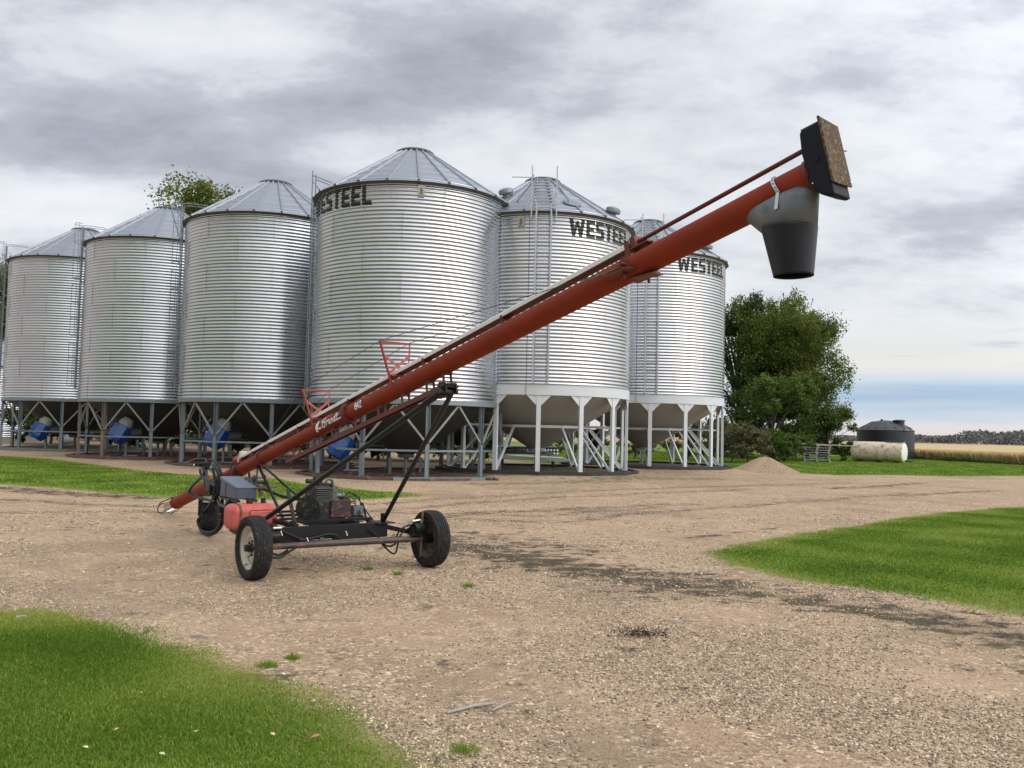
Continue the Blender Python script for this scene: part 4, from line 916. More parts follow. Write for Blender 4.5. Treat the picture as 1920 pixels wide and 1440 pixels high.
for s_ in (-2.45, -2.05): mb.beam(BX(s_, -.519, .02), BX(s_, -.519, .82), .014, .010)
ap('box_rib', mb, BOXG)
mb = MB()
for o_ in (-.50, -.28): mb.beam(Fp(bx0, o_, .622), Fp(bx1+.05, o_, .622), .04, .03)
mb.beam(Fp(-2.3, -.39, .56), Fp(-2.3, -.45, .47), .04, .30); ap('box_shelf', mb, BLK)
tcn_ = pb(470, 968, -1.0)
mb = MB(); mb.box(tcn_, (.34, .54, .29), RF); o_ = ap('fuel_tank', mb, TANKR, ang=60); bv = o_.modifiers.new('b', 'BEVEL'); bv.width = .085; bv.segments = 6
mb = MB(); mb.box(tcn_+e1*.168+e2*.08+UP*.0, (.03, .30, .15), RF); q_ = ap('tank_panel', mb, TANKR, parent=AUG); bv = q_.modifiers.new('b', 'BEVEL'); bv.width = .014; bv.segments = 3
mb = MB(); mb.box(tcn_+e1*.185+e2*.10, (.006, .22, .010), RF); ap('panel_groove_shade', mb, mat('groove_shade_red', (.25, .04, .03), .6))  # dark red bars stand in for the shade in the panel recess
mb = MB(); q_ = tcn_+e1*.170+e2*.08; mb.tube([q_+e2*(sx_*.135+.022*math.cos(R(a_)))+UP*(sz_*.058+.022*math.sin(R(a_))) for sx_, sz_, a0_ in ((1, 1, 0), (-1, 1, 90), (-1, -1, 180), (1, -1, 270), (1, 1, 0)) for a_ in ((a0_, a0_+45, a0_+90) if not (a0_ == 0 and sz_ == 9) else (0,))], .005, 5); ap('panel_groove_shade', mb, MATS['groove_shade_red'])
def strap(o): 
    mb = MB(); pts = [(sx_*.085+.091*math.cos(R(q_)), sz_*.060+.091*math.sin(R(q_))) for sx_, sz_, a0_ in ((1, 1, 0), (-1, 1, 90), (-1, -1, 180), (1, -1, 270)) for q_ in range(a0_, a0_+91, 15)]; pts.append(pts[0])
    for (a_, b_), (c_, d2) in zip(pts[:-1], pts[1:]): mb.add([tcn_+e1*a_+UP*b_+e2*(o-.012), tcn_+e1*c_+UP*d2+e2*(o-.012), tcn_+e1*c_+UP*d2+e2*(o+.012), tcn_+e1*a_+UP*b_+e2*(o+.012)], [(0, 1, 2, 3)])
    return mb
ap('tank_strap', strap(-.175), RUST)
mb = MB(); mb.box(tcn_+UP*.155+e2*-.02, (.08, .05, .05), RF); mb.cyl(tcn_+UP*.13+e2*.14, tcn_+UP*.20+e2*.14, .03, 10); mb.cyl(tcn_+UP*.14-e2*.04, tcn_+UP*.21-e2*.04, .018, 8); ap('tank_fitting', mb, ENG)
mb = MB(); mb.beam(tcn_-UP*.16-e2*.2, tcn_-UP*.16+e2*.35, .2, .02); mb.beam(tcn_-UP*.17+e2*.25, Fp(-1.0, -.45, .50), .04, .05); mb.beam(tcn_+e2*.30-UP*.2, tcn_+e2*.27+UP*.06, .012, .05); ap('tank_cradle', mb, BLK)

# engine (axes: e2 across the picture)
ec = pb(603, 940, -.75); zE = ec.z
def eb(o, z, s=0.0): return ec+e2*o+UP*z+e1*s
mb = MB(); mb.box(eb(-.02, -.10), (.34, .30, .26), RF); mb.box(eb(-.05, .10), (.26, .24, .18), RF, .85); o_ = ap('engine_block', mb, ENG); bv = o_.modifiers.new('b', 'BEVEL'); bv.width = .02; bv.segments = 2
mb = MB(); mb.lathe([(.001, 0), (.14, 0), (.155, .03), (.15, .11), (.001, .11)], eb(-.14, -.07, .05), -e2+e1*.9, 28); mb.lathe([(.001, .115), (.085, .115), (.09, .13), (.001, .13)], eb(-.14, -.07, .05), -e2+e1*.9, 20); ap('flywheel_shroud', mb, ENG)
mb = MB()
for k in range(7): mb.box(eb(-.03+.0, .03+k*.022, .10), (.14, .22, .008), RF)
ap('cooling_fins', mb, ENGL)
mb = MB(); mb.cyl(eb(-.10, .235), eb(-.02, .235), .055, 16); mb.cyl(eb(-.20, .235, 0), eb(-.10, .235), .026, 12); mb.cyl(eb(-.06, .26), eb(-.06, .285), .04, 12); mb.box(eb(.0, .19), (.18, .16, .04), RF); ap('air_cleaner', mb, ENG)
mb = MB(); mb.tube([eb(-.01, .225, .1), eb(.03, .265, .1), eb(.075, .25, .1), eb(.09, .19, .1), eb(.09, .02, .1)], .018, 10); mb.cyl(eb(.09, .0, .1), eb(.09, .03, .1), .028, 10); ap('exhaust_pipe', mb, ENGL)
mb = MB(); mb.box(eb(.155, -.075, .14), (.12, .245, .19), RF); mb.cyl(eb(.18, -.06, .2), eb(.18, -.06, .202), .022, 12); o_ = ap('muffler', mb, MUF); bv = o_.modifiers.new('b', 'BEVEL'); bv.width = .012; bv.segments = 2
mb = MB(); mb.cyl(eb(.185, -.055, .19), eb(.185, -.055, .206), .018, 12); ap('muffler_outlet', mb, BLACKB)
mb = MB(); mb.cyl(eb(.17, .06), eb(.25, .06), .035, 14); mb.cyl(eb(.25, .06), eb(.27, .06), .045, 14); mb.box(eb(.12, .05), (.1, .1, .08), RF); mb.box(eb(.14, .14), (.1, .09, .07), RF); ap('carburettor', mb, ENGL)
mb = MB()
for (o, s) in ((-.14, -.1), (-.14, .12), (.16, -.1), (.16, .12)): mb.box(eb(o, -.245, s), (.05, .05, .06), RF)
mb.box(eb(.0, -.235), (.42, .46, .03), RF); ap('engine_mount', mb, BLK)
mb = MB()
for k in range(7):
    z_ = .02-k*.018; mb.tube([eb(.22, z_), eb(.30, z_+.05*math.sin(k)), eb(.36+.02*k, z_+.03*math.cos(k*2)), eb(.44, z_-.02)], .006, 5)
for k in range(3): mb.tube([eb(.25, .08-k*.03), eb(.36, .10), eb(.48, .04-k*.02), eb(.52+k*.02, -.1)], .005, 5)
ap('wiring', mb, BLACKB)
bt = pb(667, 963, -.78)
mb = MB(); mb.box(bt, (.16, .135, .19), RF, .92); o_ = ap('battery_case', mb, mat('grey_battery', (.10, .115, .12), .55, 0, .1)); bv = o_.modifiers.new('b', 'BEVEL'); bv.width = .008
mb = MB(); q = bt+e1*.079+UP*.035; mb.prism([q-e2*.03-UP*.02, q+e2*.03-UP*.02, q+UP*.022], e1*.004); ap('warning_triangle', mb, BLACKB)
mb = MB(); mb.beam(bt+e2*.09-UP*.10, bt+e2*.07+UP*.13, .03, .03); mb.beam(bt+e2*.08+UP*.13, bt+e2*.16-UP*.12, .02, .02); mb.tube([bt+e2*.07+UP*.12, bt+e2*.14+UP*.02, bt+e2*.24-UP*.09, bt+e2*.30-UP*.12], .008, 6); ap('battery_bracket', mb, BLK)
# winch under the tube
wc = pf(486, 901, -.05)
mb = MB(); mb.cyl(wc-e2*.06, wc+e2*.07, .045, 18)
for o in (-.065, .075): mb.lathe([(.03, -.006), (.075, -.006), (.075, .006), (.03, .006)], wc+e2*o, e2, 20, True)
mb.box(wc+e2*-.14+UP*.02, (.04, .10, .05), RF); ap('winch_drum', mb, ENGL)
mb = MB(); mb.box(wc-UP*.09+e2*.06, (.14, .34, .02), RF); mb.beam(wc-UP*.09, wc-UP*.20+e2*.04, .04, .04); ap('winch_plate', mb, mat('rusty_shelf', (.14, .07, .05), .8))
# valve block, fittings, hoses
vc = pf(384, 872, -.28)
mb = MB(); mb.box(vc, (.16, .12, .07), RF); mb.box(vc-e2*.10+UP*.005, (.05, .10, .04), RF); mb.beam(vc-UP*.03, vc+e1*.18-UP*.38, .06, .05); ap('valve_block', mb, BLK)
for k in range(4):
    p0 = vc+e2*.05-UP*(.0+.025*k)+e1*.06*(k % 2); ap('hose_fitting', MB().cyl(p0, p0+e2*.08+e1*.12-UP*.03, .014, 8), BRASS)
ap('hose_fitting', MB().cyl(vc-e2*.16, vc-e2*.08, .018, 8), BRASS)
mb = MB(); mb.tube([vc+UP*.04, vc+UP*.09, vc-e2*.12+UP*.10], .006, 6); mb.tube([vc+UP*.04+e1*.08, vc+UP*.09+e1*.05, vc-e2*.08+UP*.10+e1*.05], .006, 6); mb.tube([vc-e2*.12+UP*.10, vc-e2*.30+UP*.03], .005, 6); ap('control_lever', mb, ENGL)
def hose(px, off=-.35, r=.021):
    P_ = [pf(x_, y_, off+(o_[0] if o_ else 0)) for (x_, y_, *o_) in px]
    # Catmull-Rom
    out_ = []
    for i in range(len(P_)-1):
        p0, p1, p2, p3 = P_[max(i-1, 0)], P_[i], P_[i+1], P_[min(i+2, len(P_)-1)]
        for k in range(7):
            t_ = k/7; out_.append(.5*((2*p1)+(p2-p0)*t_+(2*p0-5*p1+4*p2-p3)*t_*t_+(3*p1-p0-3*p2+p3)*t_**3))
    out_.append(P_[-1]); ap('hydraulic_hose', MB().tube(out_, r, 8), HOSE)
hose([(400, 873), (408, 885), (409, 905), (405, 930), (385, 958), (373, 975), (378, 993), (396, 998), (412, 985), (424, 945), (432, 915)])
hose([(398, 878), (402, 892), (404, 915), (397, 940), (380, 965), (371, 978), (382, 1000), (402, 1000), (418, 980), (430, 940)], -.33)
hose([(375, 880), (379, 893), (395, 905), (403, 912)], -.45, .02)
hose([(381, 876), (382, 890), (370, 902), (358, 915), (356, 926), (372, 931), (388, 937), (404, 940)], -.36)
hose([(377, 897), (366, 905), (355, 920), (360, 930), (380, 936)], -.40, .012)
hose([(402, 876), (412, 882), (414, 900), (410, 925), (404, 945), (395, 958)], -.30, .014)
hose([(385, 868), (392, 862), (404, 866), (413, 880), (418, 900), (416, 925)], -.24, .014)
hose([(437, 968), (431, 978), (431, 992), (440, 1000), (450, 1003)], -.75, .012)
def hoseb(px, s, r=.012):
    P_ = [pb(x_, y_, s) for x_, y_ in px]; out_ = []
    for i in range(len(P_)-1):
        p0, p1, p2, p3 = P_[max(i-1, 0)], P_[i], P_[i+1], P_[min(i+2, len(P_)-1)]
        for k in range(7):
            t_ = k/7; out_.append(.5*((2*p1)+(p2-p0)*t_+(2*p0-5*p1+4*p2-p3)*t_*t_+(3*p1-p0-3*p2+p3)*t_**3))
    out_.append(P_[-1]); ap('hydraulic_hose', MB().tube(out_, r, 8), HOSE)
hoseb([(515, 991), (530, 996), (548, 1004), (568, 1011), (590, 1008), (612, 1002), (630, 1004), (641, 1018)], -.08)
hoseb([(508, 1045), (525, 1045), (540, 1036), (556, 1026)], -.02, .013); hoseb([(510, 1038), (524, 1040), (540, 1031)], -.05, .013)
hoseb([(781, 983), (760, 987), (746, 1000), (742, 1018), (730, 1024), (718, 1020)], -.06, .010); hoseb([(783, 986), (764, 992), (752, 1002), (746, 1020), (742, 1036), (733, 1036), (716, 1020)], -.04, .010)
hoseb([(690, 992), (700, 1000), (712, 1010), (716, 1016)], -.10, .008); hoseb([(560, 1012), (590, 1014), (620, 1013)], -.06, .007)
mb = MB()
for (x_, y_) in ((528, 1000), (577, 1012), (650, 1000), (539, 1031)):
    q = pb(x_, y_, -.05); mb.beam(q-UP*.025+e2*.01, q+UP*.025-e2*.01, .008, .008)
ap('cable_tie', mb, WHT)
q = pb(520, 990, -.06); ap('hose_fitting', MB().cyl(q-e2*.045, q+e2*.045, .014, 8), BRASS)
q = pb(602, 1012, -.09); ap('drain_valve', MB().box(q, (.05, .05, .05), RF).cyl(q-e2*.12, q+e2*.12, .009, 6), ENGL)

# ------------------------------------------------------------------ yard things on the right
gp = gnd(1443, 887); 
def pile():
    n, m = 48, 26; V = []; 
    for i in range(m):
        f_ = i/(m-1)
        for k in range(n):
            a = 2*math.pi*k/n; rad = 1.55*f_*(1+.10*math.sin(2*a+1)+.05*math.sin(5*a)); x_ = rad*math.cos(a)*1.02; y_ = rad*math.sin(a)*.8
            z_ = .80*max(0, (1-f_)**1.15)*(1-.12*math.exp(-(f_*8)**2))+.02*mnoise.noise(Vector((x_*6, y_*6, 3)))*(1-f_)
            V.append((x_, y_, z_+.002-.02*f_))
    F_ = [(i*n+k, (i+1)*n+k, (i+1)*n+(k+1) % n, i*n+(k+1) % n) for i in range(m-1) for k in range(n)]
    o = fast('gravel_pile', V, F_, mat('pile_gravel', (.33, .235, .15), .95, 0, .45, 22, bump=1.0, bscale=45), flat=False, loc=(gp.x, gp.y+.75, 0))
    tag(o, 'small cone-shaped pile of tan gravel at the lawn edge right of the last silo', 'gravel pile', kind='stuff')
    N = 2600; a = rng.random(N)*2*np.pi; f_ = np.sqrt(rng.random(N))*1.08; x_ = 1.55*f_*np.cos(a)*1.02; y_ = 1.55*f_*np.sin(a)*.8; z_ = .80*np.clip(1-f_, 0, 1)**1.15
    V, F2, rn = stones(np.stack([x_+gp.x, y_+gp.y+.75, z_], 1), .02, .045)
    st = fast('loose_stones', V, F2, STONE, rn, loc=(-gp.x*0, 0, 0)); st.parent = o; st.matrix_parent_inverse = Matrix.Translation((gp.x, gp.y+.75, 0)).inverted(); tag(st, kind='stuff')
OCT = np.array([(1, 0, 0), (-1, 0, 0), (0, 1, 0), (0, -1, 0), (0, 0, 1), (0, 0, -1)], float)
OF = np.array([(0, 2, 4), (2, 1, 4), (1, 3, 4), (3, 0, 4), (2, 0, 5), (1, 2, 5), (3, 1, 5), (0, 3, 5)])
def stones(P, s0, s1):
    N = len(P); s = (s0+(s1-s0)*rng.random(N)**2)[:, None, None]*.5
    base = OCT[None]*(.7+.6*rng.random((N, 6, 1)))*np.array([1, .8, .55]); a = rng.random(N)*2*np.pi
    c, s_ = np.cos(a)[:, None], np.sin(a)[:, None]; X = base[..., 0]*c-base[..., 1]*s_; Y = base[..., 0]*s_+base[..., 1]*c
    V = np.stack([X, Y, base[..., 2]+rng.normal(0, .15, (N, 6))], -1)*s+P[:, None, :]
    F_ = OF[None]+(np.arange(N)*6)[:, None, None]; return V.reshape(-1, 3), F_.reshape(-1, 3), np.repeat(rng.random(N), 6)
pile()

# pallets
def pallet_template():
    rt = root('wooden_pallet', 'x', 'pallet', (0, 0, 0), 'wooden pallets stacked on the lawn')
    bd = MB().box((0, 0, 0), (1.25, .12, .022)).mesh('deck_board', WOODG); sr = MB().box((0, 0, 0), (.10, 1.1, .10)).mesh('stringer', WOODG)
    for y_ in np.linspace(-.5, .5, 8): link('deck_board', bd, rt, (0, y_, .142))
    for y_ in (-.5, 0, .5): link('deck_board', bd, rt, (0, y_, .011))
    for x_ in (-.58, 0, .58): link('stringer', sr, rt, (x_, 0, .0765))
    return rt
def copy_tree(o, parent=None):
    c = o.copy(); COL.objects.link(c)
    if parent: c.parent = parent
    for ch in o.children: copy_tree(ch, c)
    return c
pg = gnd(1534, 866); P0 = pallet_template()
PN = ['bottom pallet of the weathered stack, resting on the grass', 'second pallet from the bottom of the weathered stack', 'third pallet from the bottom of the weathered stack', 'fourth pallet from the bottom, with pale board ends',
      'fifth pallet from the bottom of the weathered stack', 'sixth pallet, just below the topmost one of the stack', 'topmost pallet of the weathered stack, poles lying on it']
for k in range(7):
    o = P0 if k == 0 else copy_tree(P0)
    o.location = (pg.x+random.uniform(-.05, .05), pg.y+.3+random.uniform(-.05, .05), k*.156+.004); o.rotation_euler = (0, 0, R(-16+random.uniform(-3, 3))); o.scale = (1.32, 1.25, 1.0); o['label'] = PN[k]
o = link('pole', MB().tube([(-2.3, 0, .10), (0, 0, .03), (2.6, -.6, -.04)], .035, 8).mesh('pole', WOODG), None, (pg.x, pg.y+.2, 7*.156+.03)); tag(o, 'long thin grey pole lying across the top of the pallet stack', 'pole')

# black poly tank
bt_ = gnd(1660, 860.5); d_ = Vector((bt_.x, bt_.y, 0)).normalized(); bt_ = bt_+d_*2.25
rt = root('black_tank', 'big round black plastic tank with domed top, standing behind the cream cylinder tank', 'tank', (bt_.x, bt_.y, 0))
RB = 2.25
mb = MB(); prof = [(RB, 0)]
for k in range(9):
    z_ = .25*k+.05; prof += [(RB, z_), (RB+.006, z_+.06), (RB, z_+.12)]
prof += [(RB, 2.30), (RB+.03, 2.36)]; mb.lathe(prof, n=64); link('tank_wall', mb.mesh('tank_wall', POLY, ang=25), rt)
mb = MB(); mb.lathe([(RB+.03, 2.36), (RB*.9, 2.52), (RB*.66, 2.86), (RB*.4, 3.10), (RB*.16, 3.20), (.001, 3.22)], n=64)
for k in range(16):
    a = 2*math.pi*k/16; mb.beam((RB*.92*math.cos(a), RB*.92*math.sin(a), 2.52), (RB*.45*math.cos(a), RB*.45*math.sin(a), 3.09), .10, .05)
link('domed_roof', mb.mesh('domed_roof', mat('paler_poly', (.028, .030, .036), .55), ang=40), rt)  # dome in a paler black than the tank wall
mb = MB(); mb.lathe([(.42, 2.75), (.42, 3.12), (.50, 3.12), (.50, 3.20), (.30, 3.27), (.001, 3.28)], (.75, -.9, 0), n=28); link('lid', mb.mesh('lid', POLY), rt)
link('vent', MB().lathe([(.10, 3.18), (.10, 3.30), (.001, 3.31)], (-.3, 0, 0), n=12).mesh('vent', POLY), rt)
link('outlet', MB().cyl((1.5, -1.8, .25), (2.1, -2.4, .22), .06, 10).tube([(2.1, -2.4, .22), (2.7, -2.7, .04), (3.6, -3.0, .03)], .05, 8).mesh('outlet', POLY), rt)
link('overflow', MB().box((.75, -2.2, 2.42), (.3, .25, .12)).mesh('overflow', WOODG), rt)
# cream tank
ct = gnd(1650, 868.0); cdir = Vector((math.cos(R(-42)), math.sin(R(-42)), 0)); ct = ct+Vector((.35, 1.0, 0))
rt = root('cream_tank', 'weathered cream cylinder tank lying on its side in front of the black tank', 'tank', (ct.x, ct.y, 0))
Lh = 1.66; Rc = .67
mb = MB(); mb.lathe([(Rc*.86, -Lh-.05), (Rc, -Lh), (Rc, Lh), (Rc*.86, Lh+.05)], (0, 0, Rc+.08), cdir, 40); link('shell', mb.mesh('shell', CREAM), rt)
mb = MB(); mb.lathe([(.001, Lh+.10), (Rc*.5, Lh+.09), (Rc*.88, Lh+.045)], (0, 0, Rc+.08), cdir, 40); PE = mat('pale_end', (.70, .68, .58), .6, 0, .1, 3, dirt=(.4, .37, .28), dscale=3, dthr=(.6, .8)); link('end_cap', mb.mesh('end_cap', PE), rt); mb = MB(); mb.lathe([(.001, -Lh-.10), (Rc*.5, -Lh-.09), (Rc*.88, -Lh-.045)], (0, 0, Rc+.08), cdir, 40); link('end_cap', mb.mesh('end_cap', PE), rt)
for s_ in (-1.2, 0, 1.2):
    link('cradle', MB().box(cdir*s_+Vector((0, 0, .06)), (.14, 1.0, .14), Matrix.Rotation(R(-42), 3, 'Z')).mesh('cradle', BLACKB), rt)
mb = MB(); mb.tube([cdir*(Lh+.04)+Vector((0, 0, .2)), cdir*(Lh+.5)+Vector((0, -.1, .12))], .04, 8); link('outlet_valve', mb.mesh('outlet_valve', BLACKB), rt)
link('lifting_rail', MB().beam(cdir*.55+Vector((0, 0, 2*Rc+.16)), cdir*1.75+Vector((0, 0, 2*Rc+.16)), .5, .05).mesh('lifting_rail', mat('blue_rail', (.03, .09, .17), .5)), rt)

# galvanised scrap under silo E, black pipe coil and drum
def scrap():
    c = at(990, 848, 33.6); rt = root('duct_sheet', 'shiny galvanised duct pieces stacked under the pale-legged silo right of centre', 'sheet metal', (c.x, c.y, 0))
    link('duct_sheet_top', MB().prism([(-1.5, 0, .52), (-1.3, 0, .60), (1.4, 0, .56), (1.7, 0, .45), (1.5, 0, .42), (-1.4, 0, .47)], (0, .6, .02)).mesh('duct_sheet_top', mat('bright_zinc', (.75, .76, .77), .3, .8)), rt)
    mb = MB(); prof = [(.16+.02*(k % 2), -1.2+k*.06) for k in range(41)]; mb.lathe(prof, (0, .4, .82), (1, 0, 0), 16); link('ribbed_duct', mb.mesh('ribbed_duct', GALV, ang=10), rt)
    link('trestle', MB().box((-1, .3, .22), (.1, .5, .44)).box((1, .3, .2), (.1, .5, .4)).mesh('trestle', BLACKB), rt)
scrap()
def coil(px, py, Y, label, rr, th):
    c = at(px, py, Y); rt = root('duct_drum', label, 'drum', c)
    mb = MB(); prof = []
    for k in range(7): z_ = -th/2+th*k/6; prof += [(rr, z_-.02), (rr*.93, z_+.03)]
    mb.lathe([(.001, -th/2)]+prof+[(.001, th/2)], (0, 0, 0), (.9, -.3, 0), 28); link('ribbed_body', mb.mesh('ribbed_body', BLACKB), rt)
    mb = MB(); mb.beam((0, 0, -rr), (0, 0, -c.z+.02), .1, .1); mb.lathe([(rr*.6, th/2), (rr*.6, th/2+.3)], (0, 0, 0), (.9, -.3, 0), 20); link('stand', mb.mesh('stand', STEEL), rt)
coil(868, 815, 35.5, 'black ribbed fan drum behind the right legs of the centre silo', .45, .5)
coil(1112, 823, 38.0, 'black round fan seen through the braces of the pale-legged silo', .42, .4)
wt = gnd(125, 834); o = link('white_drum', MB().cyl((-.5, 0, .35), (.55, .3, .45), .32, 20).mesh('white_drum', mat('white_poly', (.6, .62, .64), .5)), None, (wt.x, wt.y, 0)); tag(o, 'white drum lying on its side under the farthest-left silo', 'drum')

# ------------------------------------------------------------------ vegetation
def leaves(P, size, seed=0, droop=.3):
    r = np.random.default_rng(seed); N = len(P); s = (size*(.6+.8*r.random(N)))[:, None]
    n = r.normal(size=(N, 3)); n[:, 2] = np.abs(n[:, 2])+droop; n /= np.linalg.norm(n, axis=1)[:, None]
    a = np.cross(n, r.normal(size=(N, 3))); a /= np.linalg.norm(a, axis=1)[:, None]+1e-9; b_ = np.cross(n, a)
    V = np.stack([P-a*s*.5, P-b_*s*.32, P+a*s*.5, P+b_*s*.32], 1).reshape(-1, 3); return V, np.arange(4*N).reshape(-1, 4)
def crown_points(N, H, Wd, z0, seed, lobes=26, power=.8):
    """leaf positions: clusters on many sub-crowns filling an uneven envelope"""
    r = np.random.default_rng(seed); C = []
    for i in range(lobes):
        f_ = r.random()**power; z = z0+(H-z0)*(.06+.90*f_); env = Wd*.5*np.sin(np.pi*min(1, (.16+.84*(1-(z-z0)/(H-z0)))**.8*.62+.12))*1.12
        a = r.random()*2*np.pi; rad = env*np.sqrt(r.random())*.86; C.append((rad*np.cos(a), rad*np.sin(a), z, (H*.085+.05*Wd)*(.55+.8*r.random())))
    C.append((0, 0, H-.9, H*.09)); P = []; tone = []
    per = N//len(C)
    for (x, y, z, rr) in C:
        k = max(3, int(6*rr)); sub = r.normal(size=(k*4, 3)); sub /= np.linalg.norm(sub, axis=1)[:, None]; sub = sub*rr*(.45+.6*r.random((k*4, 1)))*[1, 1, .72]
        idx = r.integers(0, len(sub), per); q = sub[idx]+r.normal(0, rr*.16, (per, 3)); P.append(q+[x, y, z]); t0 = r.random()*.3
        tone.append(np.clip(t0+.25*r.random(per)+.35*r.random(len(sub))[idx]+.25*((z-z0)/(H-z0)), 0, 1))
    return np.concatenate(P), np.concatenate(tone), C
TREEM = {}
def tree_mesh(key, H, Wd, z0, N, size, m, seed, lobes=26):
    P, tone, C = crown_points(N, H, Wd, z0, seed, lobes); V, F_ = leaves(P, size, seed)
    tmp = fast('crown', V, F_, m, np.repeat(tone, 4)); me = tmp.data; bpy.data.objects.remove(tmp)
    mb = MB(); rr = random.Random(seed); tr = H*.020
    mb.tube([(0, 0, -.1), (.1, 0, H*.25), (-.1, .1, H*.55), (.05, 0, H*.9)], [tr*1.3, tr, tr*.7, tr*.15], 8)
    for (x, y, z, r_) in C[:30]:
        zb = max(.5, z*.35+rr.uniform(0, .25)*z); mb.tube([(0, 0, zb), (x*.45, y*.45, (zb+z)/2+.2), (x, y, z)], [tr*.5, tr*.3, tr*.08], 5, cap=False)
    TREEM[key] = (me, mb.mesh('trunk', BARK))
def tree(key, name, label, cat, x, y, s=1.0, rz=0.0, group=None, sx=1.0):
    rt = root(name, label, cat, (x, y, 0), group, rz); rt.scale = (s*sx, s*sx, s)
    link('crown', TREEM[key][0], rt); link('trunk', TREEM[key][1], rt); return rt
tree_mesh('maple', 13.0, 9.0, 1.4, 34000, .20, LEAF, 3, 60); tree_mesh('maple2', 13.0, 8.0, 1.0, 36000, .20, LEAF, 9, 60); tree_mesh('dark', 13.0, 7.0, .6, 30000, .21, LEAFD, 5, 40)
tree_mesh('bushy', 7.0, 7.6, .3, 30000, .18, LEAFG, 12, 34); tree_mesh('poplar', 20, 8.5, 1.0, 60000, .24, LEAF, 21, 64); tree_mesh('hedge', 4.2, 6.0, .05, 16000, .17, LEAFD, 41, 30); tree_mesh('shrub', 2.3, 3.2, .05, 5000, .15, LEAFG, 31, 16); tree_mesh('weed', 2.6, 3.2, .02, 5000, .13, WEED, 33, 18)
def gx_(px, Y): return at(px, 830, Y).x
tree('dark', 'broadleaf_tree', 'dark green tree rising directly beside the right edge of the last silo', 'tree', gx_(1385, 66), 66, .93, .4)
tree('maple2', 'broadleaf_tree', 'tallest tree of the clump on the right, with a narrow yellow-green top', 'tree', gx_(1444, 64), 64, .93, 1.2, sx=.8)
tree('maple', 'broadleaf_tree', 'yellowing tree at the right end of the clump, sky showing through its crown', 'tree', gx_(1512, 62), 62, .82, 2.9, sx=.82)
tree('maple2', 'broadleaf_tree', 'rounded dark tree filling the middle of the clump between its two tallest trees', 'tree', gx_(1466, 68), 68, .88, 4.0, sx=.9)
tree('bushy', 'bushy_tree', 'low bright green bushy tree in front of the clump', 'tree', gx_(1448, 58), 58, .82, .9)
tree('bushy', 'bushy_tree', 'small dark green bush reaching the lawn under the yellowing tree', 'tree', gx_(1555, 61), 61.5, .55, 2.1)
for i, (px, Y, s, key, lb, cat) in enumerate([
  (1372, 50, 1.0, 'weed', 'brown dried weeds right behind the last silo', 'weeds'), (1402, 51, .95, 'weed', 'brown weedy bush between the last silo and the green shrubs', 'weeds'), (1340, 52, 1.0, 'weed', 'brown weed clump seen between the right-hand legs of the last silo', 'weeds'),
  (1432, 52, .8, 'shrub', 'green shrub behind the gravel pile', 'shrub'), (1462, 53, .72, 'shrub', 'green shrub between gravel pile and pallets', 'shrub'), (1492, 54, .70, 'shrub', 'green shrub just left of the pallet stack', 'shrub'), (1586, 60, .65, 'shrub', 'green shrub between the pallets and the cream tank', 'shrub'), (1606, 61, .5, 'shrub', 'tiny dark shrub touching the left end of the cream tank', 'shrub'),
  (1290, 54, 1.0, 'weed', 'brown weed clump visible under the hopper of the last silo', 'weeds'), (1100, 50, .8, 'weed', 'brown weed clump visible under the pale hopper right of centre', 'weeds'), (1190, 54, .95, 'weed', 'weed clump between the two pale-legged silos', 'weeds'), (1030, 52, .7, 'weed', 'dark weeds seen past the ladder silo legs', 'weeds')]):
    tree(key, cat if cat != 'weeds' else 'weed_clump', lb, cat, gx_(px, Y), Y, s, i*1.3)
BACKT = [(-6, 70, 14.3, 'tree with thinning top at the left edge of the picture'), (60, 74, 9, 'tree behind the farthest-left silo, low in the gap'), (230, 70, 9.5, 'tree behind the second silo from the left'), (392, 68, 20.0, 'tall yellow-green tree whose top shows between two silo roofs'), (440, 71, 18.6, 'tall tree just right of the one showing between the roofs'),
         (480, 62, 9, 'dark tree under the third silo from the left'), (600, 60, 9, 'dark tree behind the gap left of the centre silo'), (700, 60, 8.5, 'dark tree behind the centre silo, left half'), (800, 58, 8.5, 'dark tree behind the centre silo, right half'), (900, 60, 6, 'green tree seen between centre silo and ladder silo legs')]
for i, (px, Y, H_, lb) in enumerate(BACKT):
    key = 'poplar' if H_ > 12 else 'dark'
    tree(key, 'background_tree', lb, 'tree', gx_(px, Y), Y, H_/(20 if key == 'poplar' else 13), i*.9, 'trees behind the silos', sx=1.0 if H_ > 12 else 1.5)
for i, (px, Y, s, lb) in enumerate([(95, 57, .95, 'dark hedge bush under the farthest-left silo'), (165, 55, .9, 'dark hedge bush between the two leftmost silos'), (240, 52, .9, 'dark hedge bush behind the second blue fan'), (310, 50, .9, 'dark hedge bush left of the third silo legs'),
   (385, 47, .85, 'dark hedge bush behind the third blue fan'), (450, 46, .85, 'dark hedge bush in the middle under the third silo'), (530, 44, .8, 'dark hedge bush in the gap left of the centre silo'), (620, 43, .8, 'dark hedge bush behind the fourth blue fan'),
   (710, 42, .75, 'dark hedge bush behind the middle of the centre silo hopper'), (800, 42, .75, 'dark hedge bush between the lift arms of the auger'), (868, 43, .6, 'dark hedge bush behind the black ribbed drum')]):
    tree('hedge', 'hedge_bush', lb, 'bush', gx_(px, Y), Y, s, i*2.1, 'hedge bushes behind the silos')

